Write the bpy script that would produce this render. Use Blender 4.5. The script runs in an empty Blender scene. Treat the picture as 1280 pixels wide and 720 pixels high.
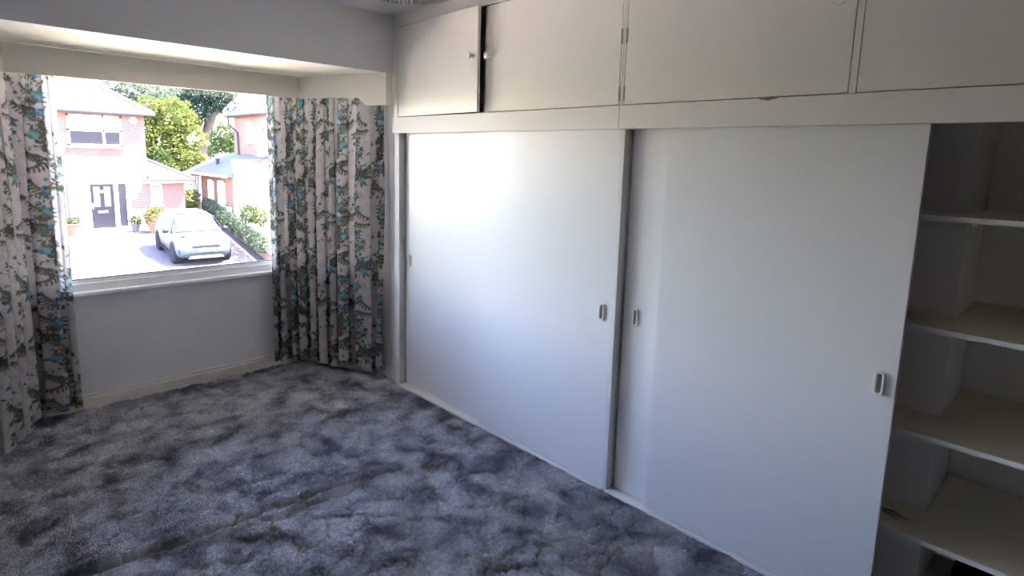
import bpy, math, random
import numpy as np
from mathutils import Vector, Matrix

random.seed(7)
rng = np.random.default_rng(7)
scn = bpy.context.scene
col = scn.collection

# ------------------------------------------------------------------ camera
F_PX, CXP, CYP, CAM_H = 733.378, 640.0, 360.0 - 49.695, 1.56
RW = np.array([[0.713299, -0.700343, 0.026892],      # camera right (world)
               [-0.08787, -0.12743, -0.987948],      # camera down
               [0.695329, 0.702339, -0.152435]])     # camera forward
cam_d = bpy.data.cameras.new('camera')
cam = bpy.data.objects.new('camera', cam_d)
col.objects.link(cam)
_r, _u, _b = RW[0], -RW[1], -RW[2]
cam.matrix_world = Matrix(((_r[0], _u[0], _b[0], 0), (_r[1], _u[1], _b[1], 0),
                           (_r[2], _u[2], _b[2], CAM_H), (0, 0, 0, 1)))
cam_d.sensor_width = 36.0
cam_d.lens = F_PX / 1280 * 36.0
cam_d.shift_y = -49.695 / 1280
cam_d.clip_start, cam_d.clip_end = 0.05, 600
scn.camera = cam

# ------------------------------------------------------------------ light
SUN_DIR = Vector((0.52, -0.30, 0.95)).normalized()
world = bpy.data.worlds.new('world'); scn.world = world
world.use_nodes = True
wn = world.node_tree.nodes; wl = world.node_tree.links
sky = wn.new('ShaderNodeTexSky'); sky.sky_type = 'NISHITA'; sky.sun_disc = False
sky.sun_elevation = math.asin(SUN_DIR.z); sky.sun_rotation = math.atan2(SUN_DIR.x, SUN_DIR.y)
sky.air_density = 1.0; sky.dust_density = 0.8; sky.ozone_density = 4.0
tint = wn.new('ShaderNodeMix'); tint.data_type = 'RGBA'; tint.blend_type = 'MULTIPLY'; tint.inputs[0].default_value = 1.0; tint.inputs[7].default_value = (1.30, 1.0, 0.93, 1)
wl.new(sky.outputs[0], tint.inputs[6]); wl.new(tint.outputs[2], wn['Background'].inputs[0])
wn['Background'].inputs[1].default_value = 1.55
sl = bpy.data.lights.new('sun', 'SUN'); sl.energy = 22.0; sl.angle = 0.009; sl.color = (1.0, 0.85, 0.72)
so = bpy.data.objects.new('sun', sl); col.objects.link(so)
so.rotation_euler = SUN_DIR.to_track_quat('Z', 'Y').to_euler(); so.location = (30, -10, 40)
scn.view_settings.view_transform = 'Standard'
scn.view_settings.look = 'None'
scn.view_settings.gamma = 1.0
scn.view_settings.use_curve_mapping = False
scn.view_settings.exposure = 2.38
cy = scn.cycles
cy.max_bounces = 14; cy.diffuse_bounces = 10; cy.glossy_bounces = 4; cy.transparent_max_bounces = 12
cy.sample_clamp_indirect = 20.0

# ------------------------------------------------------------------ pixel -> place
def ray(u, v): return RW.T @ np.array([(u - CXP) / F_PX, (v - CYP) / F_PX, 1.0])
def on_z(u, v, z): d = ray(u, v); return Vector((0, 0, CAM_H)) + Vector(d) * ((z - CAM_H) / d[2])
def on_y(u, v, y): d = ray(u, v); return Vector((0, 0, CAM_H)) + Vector(d) * (y / d[1])
def on_x(u, v, x): d = ray(u, v); return Vector((0, 0, CAM_H)) + Vector(d) * (x / d[0])

# ------------------------------------------------------------------ mesh helpers
class MB:
    def __init__(s): s.v = []; s.f = []
    def add(s, vs, fs):
        o = len(s.v); s.v += [tuple(p) for p in vs]; s.f += [tuple(i + o for i in f) for f in fs]; return s
    def box(s, x0, x1, y0, y1, z0, z1):
        x0, x1 = sorted((x0, x1)); y0, y1 = sorted((y0, y1)); z0, z1 = sorted((z0, z1))
        return s.add([(x0, y0, z0), (x1, y0, z0), (x1, y1, z0), (x0, y1, z0), (x0, y0, z1), (x1, y0, z1), (x1, y1, z1), (x0, y1, z1)],
                     [(0, 3, 2, 1), (4, 5, 6, 7), (0, 1, 5, 4), (1, 2, 6, 5), (2, 3, 7, 6), (3, 0, 4, 7)])
    def prism(s, poly, h0, h1, ax='z'):
        n = len(poly)
        def mk(a, b, h): return {'z': (a, b, h), 'x': (h, a, b), 'y': (a, h, b)}[ax]
        vs = [mk(a, b, h0) for a, b in poly] + [mk(a, b, h1) for a, b in poly]
        fs = [tuple(range(n - 1, -1, -1)), tuple(range(n, 2 * n))] + [(i, (i + 1) % n, n + (i + 1) % n, n + i) for i in range(n)]
        return s.add(vs, fs)
    def slab(s, a, b, th, z0, z1):
        """upright board: plan line a->b, thickened to its left by th"""
        a = Vector(a); b = Vector(b); d = (b - a).normalized(); n = Vector((-d.y, d.x)) * th
        return s.prism([tuple(a), tuple(b), tuple(b + n), tuple(a + n)], z0, z1)
    def lathe(s, prof, seg=20, M=None):
        vs = []; fs = []
        for r, h in prof:
            for k in range(seg):
                a = 2 * math.pi * k / seg
                vs.append(Vector((r * math.cos(a), r * math.sin(a), h)))
        m = len(prof)
        for i in range(m - 1):
            for k in range(seg):
                k2 = (k + 1) % seg
                fs.append((i * seg + k, i * seg + k2, (i + 1) * seg + k2, (i + 1) * seg + k))
        fs.append(tuple(range(seg - 1, -1, -1))); fs.append(tuple((m - 1) * seg + k for k in range(seg)))
        if M is not None: vs = [M @ p for p in vs]
        return s.add(vs, fs)
    def tube(s, pts, rad, seg=8):
        pts = [Vector(p) for p in pts]; n = len(pts); vs = []; fs = []
        if not hasattr(rad, '__len__'): rad = [rad] * n
        for i, p in enumerate(pts):
            t = (pts[min(i + 1, n - 1)] - pts[max(i - 1, 0)]).normalized()
            a = t.cross(Vector((0, 0, 1)))
            if a.length < 1e-3: a = t.cross(Vector((1, 0, 0)))
            a.normalize(); b = t.cross(a)
            for k in range(seg):
                w = 2 * math.pi * k / seg
                vs.append(p + (a * math.cos(w) + b * math.sin(w)) * rad[i])
        for i in range(n - 1):
            for k in range(seg):
                k2 = (k + 1) % seg
                fs.append((i * seg + k, i * seg + k2, (i + 1) * seg + k2, (i + 1) * seg + k))
        fs.append(tuple(range(seg - 1, -1, -1))); fs.append(tuple((n - 1) * seg + k for k in range(seg)))
        return s.add(vs, fs)

def world_off(p):
    o = Vector((0, 0, 0))
    while p is not None: o += p.location; p = p.parent
    return o
def obj(name, mb, mat, parent=None, smooth=False, bevel=0.0, local=False, origin=None):
    me = bpy.data.meshes.new(name)
    off = Vector((0, 0, 0)) if local else world_off(parent)
    loc = Vector((0, 0, 0))
    if origin is not None: loc = Vector(origin) - off; off = Vector(origin)
    me.from_pydata([(p[0] - off.x, p[1] - off.y, p[2] - off.z) for p in mb.v], [], mb.f)
    me.update()
    import bmesh
    bm = bmesh.new(); bm.from_mesh(me); bmesh.ops.recalc_face_normals(bm, faces=bm.faces); bm.to_mesh(me); bm.free()
    o = bpy.data.objects.new(name, me); col.objects.link(o); o.parent = parent; o.location = loc
    me.materials.append(mat)
    if smooth:
        for p in me.polygons: p.use_smooth = True
        if smooth != 'all': me.set_sharp_from_angle(angle=math.radians(40))
    if bevel:
        m = o.modifiers.new('bevel', 'BEVEL'); m.width = bevel; m.segments = 2; m.limit_method = 'ANGLE'
    return o
def tag(o, label, cat, group=None, kind=None):
    o['label'] = label; o['category'] = cat
    if group: o['group'] = group
    if kind: o['kind'] = kind
    return o
def thing(name, label, cat, loc, group=None, rotz=0):
    o = bpy.data.objects.new(name, None); col.objects.link(o); o.location = loc; o.rotation_euler = (0, 0, rotz)
    o.empty_display_size = 0.1
    return tag(o, label, cat, group)
def struct(name, mb, mat, parent=None, label=None, cat=None, **k):
    o = obj(name, mb, mat, parent, **k)
    if parent is None:
        o['kind'] = 'structure'
        if label: o['label'] = label
        if cat: o['category'] = cat
    return o
def box(*a): return MB().box(*a)

# ------------------------------------------------------------------ materials
def mat(name, color, rough=0.6, spec=0.3, metal=0.0, var=0.0, scale=6.0, bump=0.0, bscale=200.0, stretch=None, coat=0.0):
    m = bpy.data.materials.new(name); m.use_nodes = True
    nt = m.node_tree; b = nt.nodes['Principled BSDF']
    b.inputs['Roughness'].default_value = rough; b.inputs['Metallic'].default_value = metal
    b.inputs['Specular IOR Level'].default_value = spec; b.inputs['Coat Weight'].default_value = coat
    tc = nt.nodes.new('ShaderNodeNewGeometry')
    mp = nt.nodes.new('ShaderNodeMapping'); nt.links.new(tc.outputs['Position'], mp.inputs[0])
    if stretch: mp.inputs['Scale'].default_value = stretch
    n = nt.nodes.new('ShaderNodeTexNoise'); n.inputs['Scale'].default_value = scale; n.inputs['Detail'].default_value = 4
    nt.links.new(mp.outputs[0], n.inputs['Vector'])
    cr = nt.nodes.new('ShaderNodeValToRGB')
    c = np.array(color)
    cr.color_ramp.elements[0].position = 0.3; cr.color_ramp.elements[1].position = 0.7
    cr.color_ramp.elements[0].color = (*np.clip(c * (1 - var), 0, 1), 1); cr.color_ramp.elements[1].color = (*np.clip(c * (1 + var), 0, 1), 1)
    nt.links.new(n.outputs[0], cr.inputs[0]); nt.links.new(cr.outputs[0], b.inputs['Base Color'])
    if bump:
        n2 = nt.nodes.new('ShaderNodeTexNoise'); n2.inputs['Scale'].default_value = bscale; n2.inputs['Detail'].default_value = 3
        nt.links.new(mp.outputs[0], n2.inputs['Vector'])
        bp = nt.nodes.new('ShaderNodeBump'); bp.inputs['Strength'].default_value = bump; bp.inputs['Distance'].default_value = 0.004
        nt.links.new(n2.outputs[0], bp.inputs['Height']); nt.links.new(bp.outputs[0], b.inputs['Normal'])
    return m

def brick_mat(name, c1, c2, mortar):
    m = bpy.data.materials.new(name); m.use_nodes = True
    nt = m.node_tree; b = nt.nodes['Principled BSDF']; b.inputs['Roughness'].default_value = 0.85
    g = nt.nodes.new('ShaderNodeNewGeometry'); sp = nt.nodes.new('ShaderNodeSeparateXYZ'); nt.links.new(g.outputs['Position'], sp.inputs[0])
    ad = nt.nodes.new('ShaderNodeMath'); ad.operation = 'ADD'; nt.links.new(sp.outputs[0], ad.inputs[0]); nt.links.new(sp.outputs[1], ad.inputs[1])
    az = nt.nodes.new('ShaderNodeMath'); az.operation = 'ADD'; az.inputs[1].default_value = 60.0; nt.links.new(sp.outputs[2], az.inputs[0])
    cb = nt.nodes.new('ShaderNodeCombineXYZ'); nt.links.new(ad.outputs[0], cb.inputs[0]); nt.links.new(az.outputs[0], cb.inputs[1])
    t = nt.nodes.new('ShaderNodeTexBrick'); nt.links.new(cb.outputs[0], t.inputs['Vector'])
    t.inputs['Color1'].default_value = (*c1, 1); t.inputs['Color2'].default_value = (*c2, 1); t.inputs['Mortar'].default_value = (*mortar, 1)
    t.inputs['Scale'].default_value = 1.0; t.inputs['Brick Width'].default_value = 0.225; t.inputs['Row Height'].default_value = 0.075
    t.inputs['Mortar Size'].default_value = 0.006; t.inputs['Mortar Smooth'].default_value = 0.2
    nt.links.new(t.outputs['Color'], b.inputs['Base Color'])
    bp = nt.nodes.new('ShaderNodeBump'); bp.inputs['Strength'].default_value = 0.4; bp.inputs['Distance'].default_value = 0.01; bp.invert = True
    nt.links.new(t.outputs['Fac'], bp.inputs['Height']); nt.links.new(bp.outputs[0], b.inputs['Normal'])
    return m

def glass_mat(name, tint=(1, 1, 1), refl=1.0):
    m = bpy.data.materials.new(name); m.use_nodes = True
    nt = m.node_tree; nt.nodes.remove(nt.nodes['Principled BSDF'])
    out = nt.nodes['Material Output']
    tr = nt.nodes.new('ShaderNodeBsdfTransparent'); tr.inputs[0].default_value = (*tint, 1)
    gl = nt.nodes.new('ShaderNodeBsdfGlossy'); gl.inputs['Roughness'].default_value = 0.02
    fr = nt.nodes.new('ShaderNodeFresnel'); fr.inputs[0].default_value = 1.45
    mx = nt.nodes.new('ShaderNodeMixShader')
    nt.links.new(fr.outputs[0], mx.inputs[0]); nt.links.new(tr.outputs[0], mx.inputs[1]); nt.links.new(gl.outputs[0], mx.inputs[2])
    nt.links.new(mx.outputs[0], out.inputs[0])
    return m

M = {}
M['wall'] = mat('wall_paint', (0.74, 0.735, 0.735), 0.75, 0.2, var=0.015, scale=3, bump=0.25, bscale=60, stretch=(1, 1, 3))
M['ceil'] = mat('ceiling_paint', (0.74, 0.74, 0.73), 0.8, 0.15, var=0.01, bump=0.12, bscale=90)
M['bayceil'] = mat('bay_ceiling_paint', (0.80, 0.76, 0.64), 0.8, 0.15, var=0.02, bump=0.35, bscale=45)
M['gloss'] = mat('wardrobe_white_paint', (0.77, 0.75, 0.73), 0.48, 0.14, var=0.01, scale=2, bump=0.03, bscale=120)
M['door_white'] = mat('sliding_door_white_laminate', (0.78, 0.775, 0.785), 0.34, 0.38, var=0.008, scale=2, bump=0.02, bscale=80)
M['cup_white'] = mat('cupboard_door_cream_paint', (0.78, 0.755, 0.72), 0.36, 0.4, var=0.012, scale=2, bump=0.04, bscale=70)
M['edge'] = mat('raw_door_edge', (0.55, 0.42, 0.40), 0.7)
M['trim'] = mat('skirting_paint', (0.74, 0.71, 0.655), 0.45, 0.4, var=0.015)
M['upvc'] = mat('white_upvc', (0.84, 0.85, 0.87), 0.28, 0.5)
M['gasket'] = mat('dark_gasket', (0.03, 0.03, 0.035), 0.6)
M['plastic'] = mat('ivory_plastic', (0.80, 0.79, 0.76), 0.3, 0.5)
M['pull_shade_mat'] = mat('pull_shade_olive', (0.36, 0.33, 0.25), 0.55)  # olive tone is the shade of the hollow, put into the colour
M['steel'] = mat('hinge_steel', (0.45, 0.45, 0.44), 0.4, 0.5, metal=0.7)
M['shelf'] = mat('shelf_cream_paint', (0.66, 0.61, 0.50), 0.55, 0.3, var=0.03, scale=4)
M['shelf_edge'] = mat('shelf_front_edge', (0.74, 0.73, 0.70), 0.5, 0.3)
M['column'] = mat('boxing_white_paint', (0.72, 0.71, 0.70), 0.6, 0.2, var=0.01)
M['chip'] = mat('bare_wood_chip', (0.33, 0.22, 0.15), 0.8, var=0.2, scale=60)
M['black_rug'] = mat('black_pile', (0.012, 0.011, 0.011), 0.95, 0.1, var=0.4, scale=120, bump=1.0, bscale=250)
M['glass'] = glass_mat('window_glass', (0.97, 0.99, 0.98))
M['shade'] = mat('pleated_shade_cloth', (0.72, 0.71, 0.69), 0.8)
M['cord'] = mat('white_flex', (0.75, 0.74, 0.72), 0.5)
M['bulb'] = mat('bulb_glass', (0.85, 0.84, 0.8), 0.2)
M['track'] = mat('curtain_track', (0.7, 0.69, 0.66), 0.5)
# ------------------------------------------------------------------ room shell
D = 2.158            # wardrobe front plane
YW = 3.29            # wall plane over the bay
CZ = 2.42            # ceiling
BZ = 2.067           # bay ceiling
YB = 4.154           # bay front wall
XL, YK, XR = -0.62, -0.72, 2.85
BXR, BXL = 1.895, 0.265          # bay front corners
CRX, CLX, YC = 2.20, -0.04, 3.50  # canted sides start here
SILL = 0.70

# ceiling, walls
struct('ceiling', box(XL - .1, XR + .1, YK - .1, YW + .12, CZ, CZ + .12), M['ceil'])
M['unseen_wall'] = mat('unseen_wall_dark', (0.20, 0.19, 0.18), 0.8, 0.15, var=0.05)  # walls out of view, colour darkened to cut light bounced back
struct('wall_left', box(XL - .1, XL, YK - .1, YW + .12, -.025, CZ), M['unseen_wall'])
struct('wall_back', box(XL, XR, YK - .1, YK, -.025, CZ), M['unseen_wall'])
struct('wall_right', box(XR, XR + .1, YK - .1, YW + .12, -.025, CZ), M['column'])
ww = MB()
ww.box(XL, XR, YW, YW + .12, BZ, CZ)
ww.box(XL, CLX, YW, YW + .12, -.025, BZ)
ww.box(CRX, XR, YW, YW + .12, -.025, BZ)
ww.box(CLX - .12, CLX, YW + .12, YC, -.025, BZ); ww.box(CRX, CRX + .12, YW + .12, YC, -.025, BZ)
struct('wall_window', ww, M['wall'])
bay_in = [(CLX, YC), (BXL, YB), (BXR, YB), (CRX, YC)]
wb = MB()
# slab thickens to the left of a->b, so run right-to-left for outward
wb.slab((BXR + .04, YB), (BXL - .04, YB), -0.14, -.025, SILL)
wb.slab((CRX, YC), (BXR, YB), -0.14, -.025, SILL)
wb.slab((BXL, YB), (CLX, YC), -0.14, -.025, SILL)
struct('wall_bay', wb, M['wall'])
cb = MB(); cb.prism([(CLX - .15, YW + .12), (CRX + .15, YW + .12), (CRX + .15, YC + .05), (BXR + .13, YB + .16), (BXL - .13, YB + .16), (CLX - .15, YC + .05)], BZ, BZ + .12)
struct('ceiling_bay', cb, M['bayceil'])
# outer brick wall of the storey below, carrying the bay
def gz(y): return -2.6 + 0.05 * (y - 23.6)
M['brickA'] = brick_mat('red_brick', (0.085, 0.020, 0.018), (0.11, 0.030, 0.026), (0.16, 0.125, 0.115))
struct('wall_outer', MB().prism([(XL - .1, YK - .1), (XR + .1, YK - .1), (XR + .1, YW + .12), (CRX + .14, YW + .12), (CRX + .14, YC), (BXR + .06, YB + .13), (BXL - .06, YB + .13), (CLX - .14, YC), (CLX - .14, YW + .12), (XL - .1, YW + .12)], gz(0) - 0.05, -0.12), M['brickA'])

# baseboards
bb = MB(); bb.slab((BXL, YB), (BXR, YB), -0.018, -0.01, .066); bb.slab((BXL, YB), (BXR, YB), -0.011, .066, .088)
struct('baseboard_front', bb, M['trim'])
bb = MB(); bb.slab((BXR, YB), (CRX, YC), -0.018, -0.01, .066); bb.slab((BXR, YB), (CRX, YC), -0.011, .066, .088); bb.box(CRX - .018, CRX, YW, YC, -0.01, .088)
struct('baseboard_right', bb, M['trim'])
bb = MB(); bb.slab((CLX, YC), (BXL, YB), -0.018, -0.01, .066); bb.slab((CLX, YC), (BXL, YB), -0.011, .066, .088); bb.box(CLX, CLX + .018, YW, YC, -0.01, .088); bb.box(XL, CLX, YW - .018, YW, -0.01, .088)
struct('baseboard_left', bb, M['trim'])

# windows of the bay: sill board, frame, glass
def bay_window(n, a, b, mull=()):
    a = Vector(a); b = Vector(b)      # inner line, outside on its right hand
    d = (b - a).normalized(); nrm = Vector((d.y, -d.x)); L = (b - a).length
    def pt(s, o): return tuple(a + d * s + nrm * o)
    def bar(mb, s0, s1, o0, o1, z0, z1):
        mb.prism([pt(s0, o0), pt(s1, o0), pt(s1, o1), pt(s0, o1)], z0, z1)
    fr = MB()
    bar(fr, 0, L, .012, .085, SILL + .012, .760); bar(fr, 0, L, .012, .085, 1.985, BZ)
    bar(fr, 0, .055, .012, .085, .760, 1.985); bar(fr, L - .055, L, .012, .085, .760, 1.985)
    for s in mull: bar(fr, s - .03, s + .03, .012, .085, .760, 1.985)
    w = struct('window_%d' % n, fr, M['upvc'], bevel=.004)
    bead = MB()
    edges = [.055] + [x for s in mull for x in (s - .03, s + .03)] + [L - .055]
    gl = []
    for i in range(0, len(edges), 2):
        s0, s1 = edges[i], edges[i + 1]
        bar(bead, s0, s1, .030, .060, .760, .778); bar(bead, s0, s1, .030, .060, 1.967, 1.985)
        bar(bead, s0, s0 + .018, .030, .060, .778, 1.967); bar(bead, s1 - .018, s1, .030, .060, .778, 1.967)
        g = MB(); bar(g, s0 + .014, s1 - .014, .044, .048, .772, 1.972); gl.append(g)
        k = MB(); bar(k, s0 + .016, s1 - .016, .040, .052, .778, .784); gl.append(k)
    obj('glazing_bead', bead, M['upvc'], w)
    for i in range(0, len(gl), 2):
        obj('glass_pane', gl[i], M['glass'], w); obj('gasket', gl[i + 1], M['gasket'], w)
    sl_ = MB(); bar(sl_, -.005, L + .005, -.030, .10, SILL - .012, SILL + .014)
    obj('window_sill', sl_, M['upvc'], w, bevel=.006)
bay_window(1, (BXR, YB), (BXL, YB))
bay_window(2, (CRX, YC), (BXR, YB))
bay_window(3, (BXL, YB), (CLX, YC))

# ------------------------------------------------------------------ pelmet in the bay
PY = 3.96; PXR, PXL = 1.83, 0.305
pel = thing('pelmet', 'cream painted curtain pelmet boards under the bay ceiling', 'pelmet', (1.08, PY, BZ))
M['pelmet'] = mat('pelmet_cream_paint', (0.82, 0.785, 0.68), 0.5, 0.35, var=0.012)
obj('front_board', MB().slab((PXL, PY), (PXR, PY), .018, 1.92, BZ - .003), M['pelmet'], pel)
def side_board(a, b, name):
    a = Vector(a); b = Vector(b); L = (b - a).length; d = (b - a) / L; n = Vector((-d.y, d.x))
    if n.y < 0: n = -n
    n *= .018
    prof = [(0, BZ - .003), (L, BZ - .003), (L, 1.866), (L * .80, 1.866), (L * .78, 1.872), (L * .765, 1.885), (L * .745, 1.893), (L * .735, 1.893), (L * .725, 1.905), (L * .705, 1.915), (L * .68, 1.918), (0, 1.92)]
    k = len(prof); vs = []
    for off in (Vector((0, 0)), n):
        for s, z in prof: p = a + d * s + off; vs.append((p.x, p.y, z))
    fs = [tuple(range(k - 1, -1, -1)), tuple(range(k, 2 * k))] + [(i, (i + 1) % k, k + (i + 1) % k, k + i) for i in range(k)]
    return obj(name, MB().add(vs, fs), M['pelmet'], pel)
side_board((PXR, PY), (2.078, 3.27), 'side_board')
side_board((PXL, PY), (0.057, 3.27), 'side_board')
obj('end_return', box(2.078, 2.125, 3.262, 3.28, 1.866, BZ - .003), M['pelmet'], pel)
obj('end_return', box(0.010, 0.057, 3.262, 3.28, 1.866, BZ - .003), M['pelmet'], pel)

# ------------------------------------------------------------------ curtains
TW, TH, TR = 0.46, 0.62, 0.0025          # printed repeat in metres, raster step
def make_print():
    nx, ny = int(TW / TR), int(TH / TR)
    X, Yg = np.meshgrid((np.arange(nx) + .5) * TR, (np.arange(ny) + .5) * TR, indexing='ij')
    img = np.empty((nx, ny, 3)); img[:] = (0.54, 0.505, 0.475)
    r = np.random.default_rng(3)
    def wrap(dx, W): return (dx + W / 2) % W - W / 2
    def leaf(x, y, a, L, w, c, al=1.0, rib=None):
        dx = wrap(X - x, TW); dy = wrap(Yg - y, TH)
        u = dx * math.cos(a) + dy * math.sin(a); v = -dx * math.sin(a) + dy * math.cos(a)
        t = u / L
        ok = (t > 0) & (t < 1)
        ww_ = w * np.sqrt(np.clip(np.sin(np.pi * np.clip(t, 0, 1) ** .8), 0, 1))
        m = ok & (np.abs(v) < ww_)
        img[m] = img[m] * (1 - al) + np.array(c) * al
        if rib is not None:
            m = ok & (np.abs(v) < 0.0014); img[m] = rib
    def disc(x, y, rx, ry, c, al=1.0):
        dx = wrap(X - x, TW); dy = wrap(Yg - y, TH)
        m = (dx / rx) ** 2 + (dy / ry) ** 2 < 1
        img[m] = img[m] * (1 - al) + np.array(c) * al
    def line(pts, w, c, al=1.0):
        for (x0, y0), (x1, y1) in zip(pts[:-1], pts[1:]):
            n = max(2, int(math.hypot(x1 - x0, y1 - y0) / .002))
            for k in range(n):
                t = k / n; disc(x0 + (x1 - x0) * t, y0 + (y1 - y0) * t, w, w, c, al)
    GR = [(0.065, 0.090, 0.058), (0.105, 0.110, 0.066), (0.120, 0.095, 0.065), (0.080, 0.130, 0.108), (0.16, 0.145, 0.10)]
    BL = [(0.13, 0.27, 0.39), (0.18, 0.34, 0.44), (0.09, 0.18, 0.30)]
    TE = [(0.15, 0.31, 0.33), (0.20, 0.37, 0.38), (0.09, 0.20, 0.22)]
    # faint grey foliage behind
    for k in range(70):
        x, y, a0 = r.uniform(0, TW), r.uniform(0, TH), r.uniform(0, 6.28)
        for j in range(7): leaf(x, y, a0 + (j - 3) * .33, r.uniform(.035, .065), .0042, (0.40, 0.38, 0.365), .45)
    def fern(x, y, a, n=7, L=.10, s=1.0):
        pts = []
        for j in range(n):
            t = j / (n - 1); px_ = x + L * t * math.cos(a + .5 * t); py_ = y + L * t * math.sin(a + .5 * t); pts.append((px_, py_))
        line(pts, .0013, GR[2])
        for j, (px_, py_) in enumerate(pts):
            aa = a + .5 * j / n; c = GR[int(r.integers(0, 5))]; l = (.034 - .014 * j / n) * s
            leaf(px_, py_, aa + .85, l, .0055 * s, c); leaf(px_, py_, aa - .85, l, .0055 * s, c)
        leaf(pts[-1][0], pts[-1][1], a + .5, .026 * s, .005 * s, GR[0])
    def rose(x, y, R, P):
        for k in range(6):
            a = k * 1.047 + r.uniform(-.2, .2)
            disc(x + .55 * R * math.cos(a), y + .55 * R * math.sin(a), R * .55, R * .5, P[k % 3])
        disc(x, y, R * .55, R * .5, P[1]); 
        for k in range(5):
            a = r.uniform(0, 6.28); leaf(x, y, a, R * .95, R * .07, P[2])
        disc(x, y, R * .27, R * .25, (0.22, 0.30, 0.22)); disc(x, y, R * .13, R * .13, (0.45, 0.42, 0.25))
    def sprig(x, y, a, L, bud):
        pts = [(x + L * t * math.cos(a + 1.1 * t), y + L * t * math.sin(a + 1.1 * t)) for t in np.linspace(0, 1, 6)]
        line(pts, .0012, (0.10, 0.09, 0.055))
        for k in (1, 2, 3, 4):
            leaf(*pts[k], a + 1.1 * k / 6 + (1 if k % 2 else -1), .020, .0045, GR[k % 5])
        disc(*pts[-1], .009, .011, bud); disc(pts[-1][0], pts[-1][1] + .004, .004, .004, (0.05, 0.06, 0.05))
    for gi, (fx, off) in enumerate(((.24, 0.0), (.73, .31))):
        cx = lambda y: TW * fx + .034 * math.sin(2 * math.pi * (y + off) / TH)
        line([(cx(y), y) for y in np.linspace(0, TH, 70)], .0016, GR[2])
        for k in range(22):
            y = TH * (k + r.uniform(-.3, .3)) / 22; fern(cx(y) + r.uniform(-.035, .035), y, r.uniform(-1.4, 4.5), int(r.integers(5, 8)), r.uniform(.045, .095), r.uniform(.7, 1.1))
        for k in range(5):
            y = off + TH * (k + r.uniform(.1, .6)) / 5; x = cx(y) + r.uniform(-.04, .04); P = BL if k in (1, 3) else TE
            for q in range(3): leaf(x, y, r.uniform(0, 6.28), .048, .009, GR[q], 1, (0.20, 0.20, 0.14))
            rose(x, y, r.uniform(.018, .030), P)
        for k in range(8):
            y = r.uniform(0, TH); rose(cx(y) + r.uniform(-.07, .07), y, r.uniform(.009, .014), TE if k % 3 else BL)
        for k in range(4):
            y = TH * (k + r.uniform(.2, .7)) / 4; x = cx(y) + r.uniform(-.06, .06)
            disc(x, y, .016, .013, (0.13, 0.10, 0.085)); disc(x + .003, y + .003, .009, .007, (0.32, 0.29, 0.26)); disc(x, y, .004, .004, (0.06, 0.05, 0.04))
        for k in range(9):
            y = TH * (k + r.uniform(.1, .8)) / 9
            sprig(cx(y), y, r.choice([-.7, 2.6, .4, 3.6]), r.uniform(.09, .17), TE[k % 3] if k % 2 else (0.09, 0.11, 0.12))
    return img
PRINT = make_print()

M['fabric'] = bpy.data.materials.new('floral_curtain_print'); M['fabric'].use_nodes = True
def fabric_nodes(m, attr, color=None, trans=0.30):
    nt = m.node_tree; nt.nodes.remove(nt.nodes['Principled BSDF']); out = nt.nodes['Material Output']
    df = nt.nodes.new('ShaderNodeBsdfDiffuse'); tl = nt.nodes.new('ShaderNodeBsdfTranslucent'); mx = nt.nodes.new('ShaderNodeMixShader')
    gl = nt.nodes.new('ShaderNodeBsdfSheen') if hasattr(bpy.types, 'ShaderNodeBsdfSheen') else None
    mx.inputs[0].default_value = trans
    if attr:
        at = nt.nodes.new('ShaderNodeVertexColor'); at.layer_name = attr
        nt.links.new(at.outputs[0], df.inputs[0]); nt.links.new(at.outputs[0], tl.inputs[0])
    else:
        df.inputs[0].default_value = (*color, 1); tl.inputs[0].default_value = (*color, 1)
    g = nt.nodes.new('ShaderNodeNewGeometry'); n = nt.nodes.new('ShaderNodeTexNoise'); n.inputs['Scale'].default_value = 14; n.inputs['Detail'].default_value = 5
    mp = nt.nodes.new('ShaderNodeMapping'); mp.inputs['Scale'].default_value = (1, 1, .35)
    nt.links.new(g.outputs['Position'], mp.inputs[0]); nt.links.new(mp.outputs[0], n.inputs['Vector'])
    b = nt.nodes.new('ShaderNodeBump'); b.inputs['Strength'].default_value = .25; b.inputs['Distance'].default_value = .02
    nt.links.new(n.outputs[0], b.inputs['Height']); nt.links.new(b.outputs[0], df.inputs['Normal'])
    nt.links.new(df.outputs[0], mx.inputs[1]); nt.links.new(tl.outputs[0], mx.inputs[2]); nt.links.new(mx.outputs[0], out.inputs[0])
fabric_nodes(M['fabric'], 'print')
M['lining'] = bpy.data.materials.new('cotton_lining'); M['lining'].use_nodes = True
fabric_nodes(M['lining'], None, (0.66, 0.61, 0.60), .3)

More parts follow.
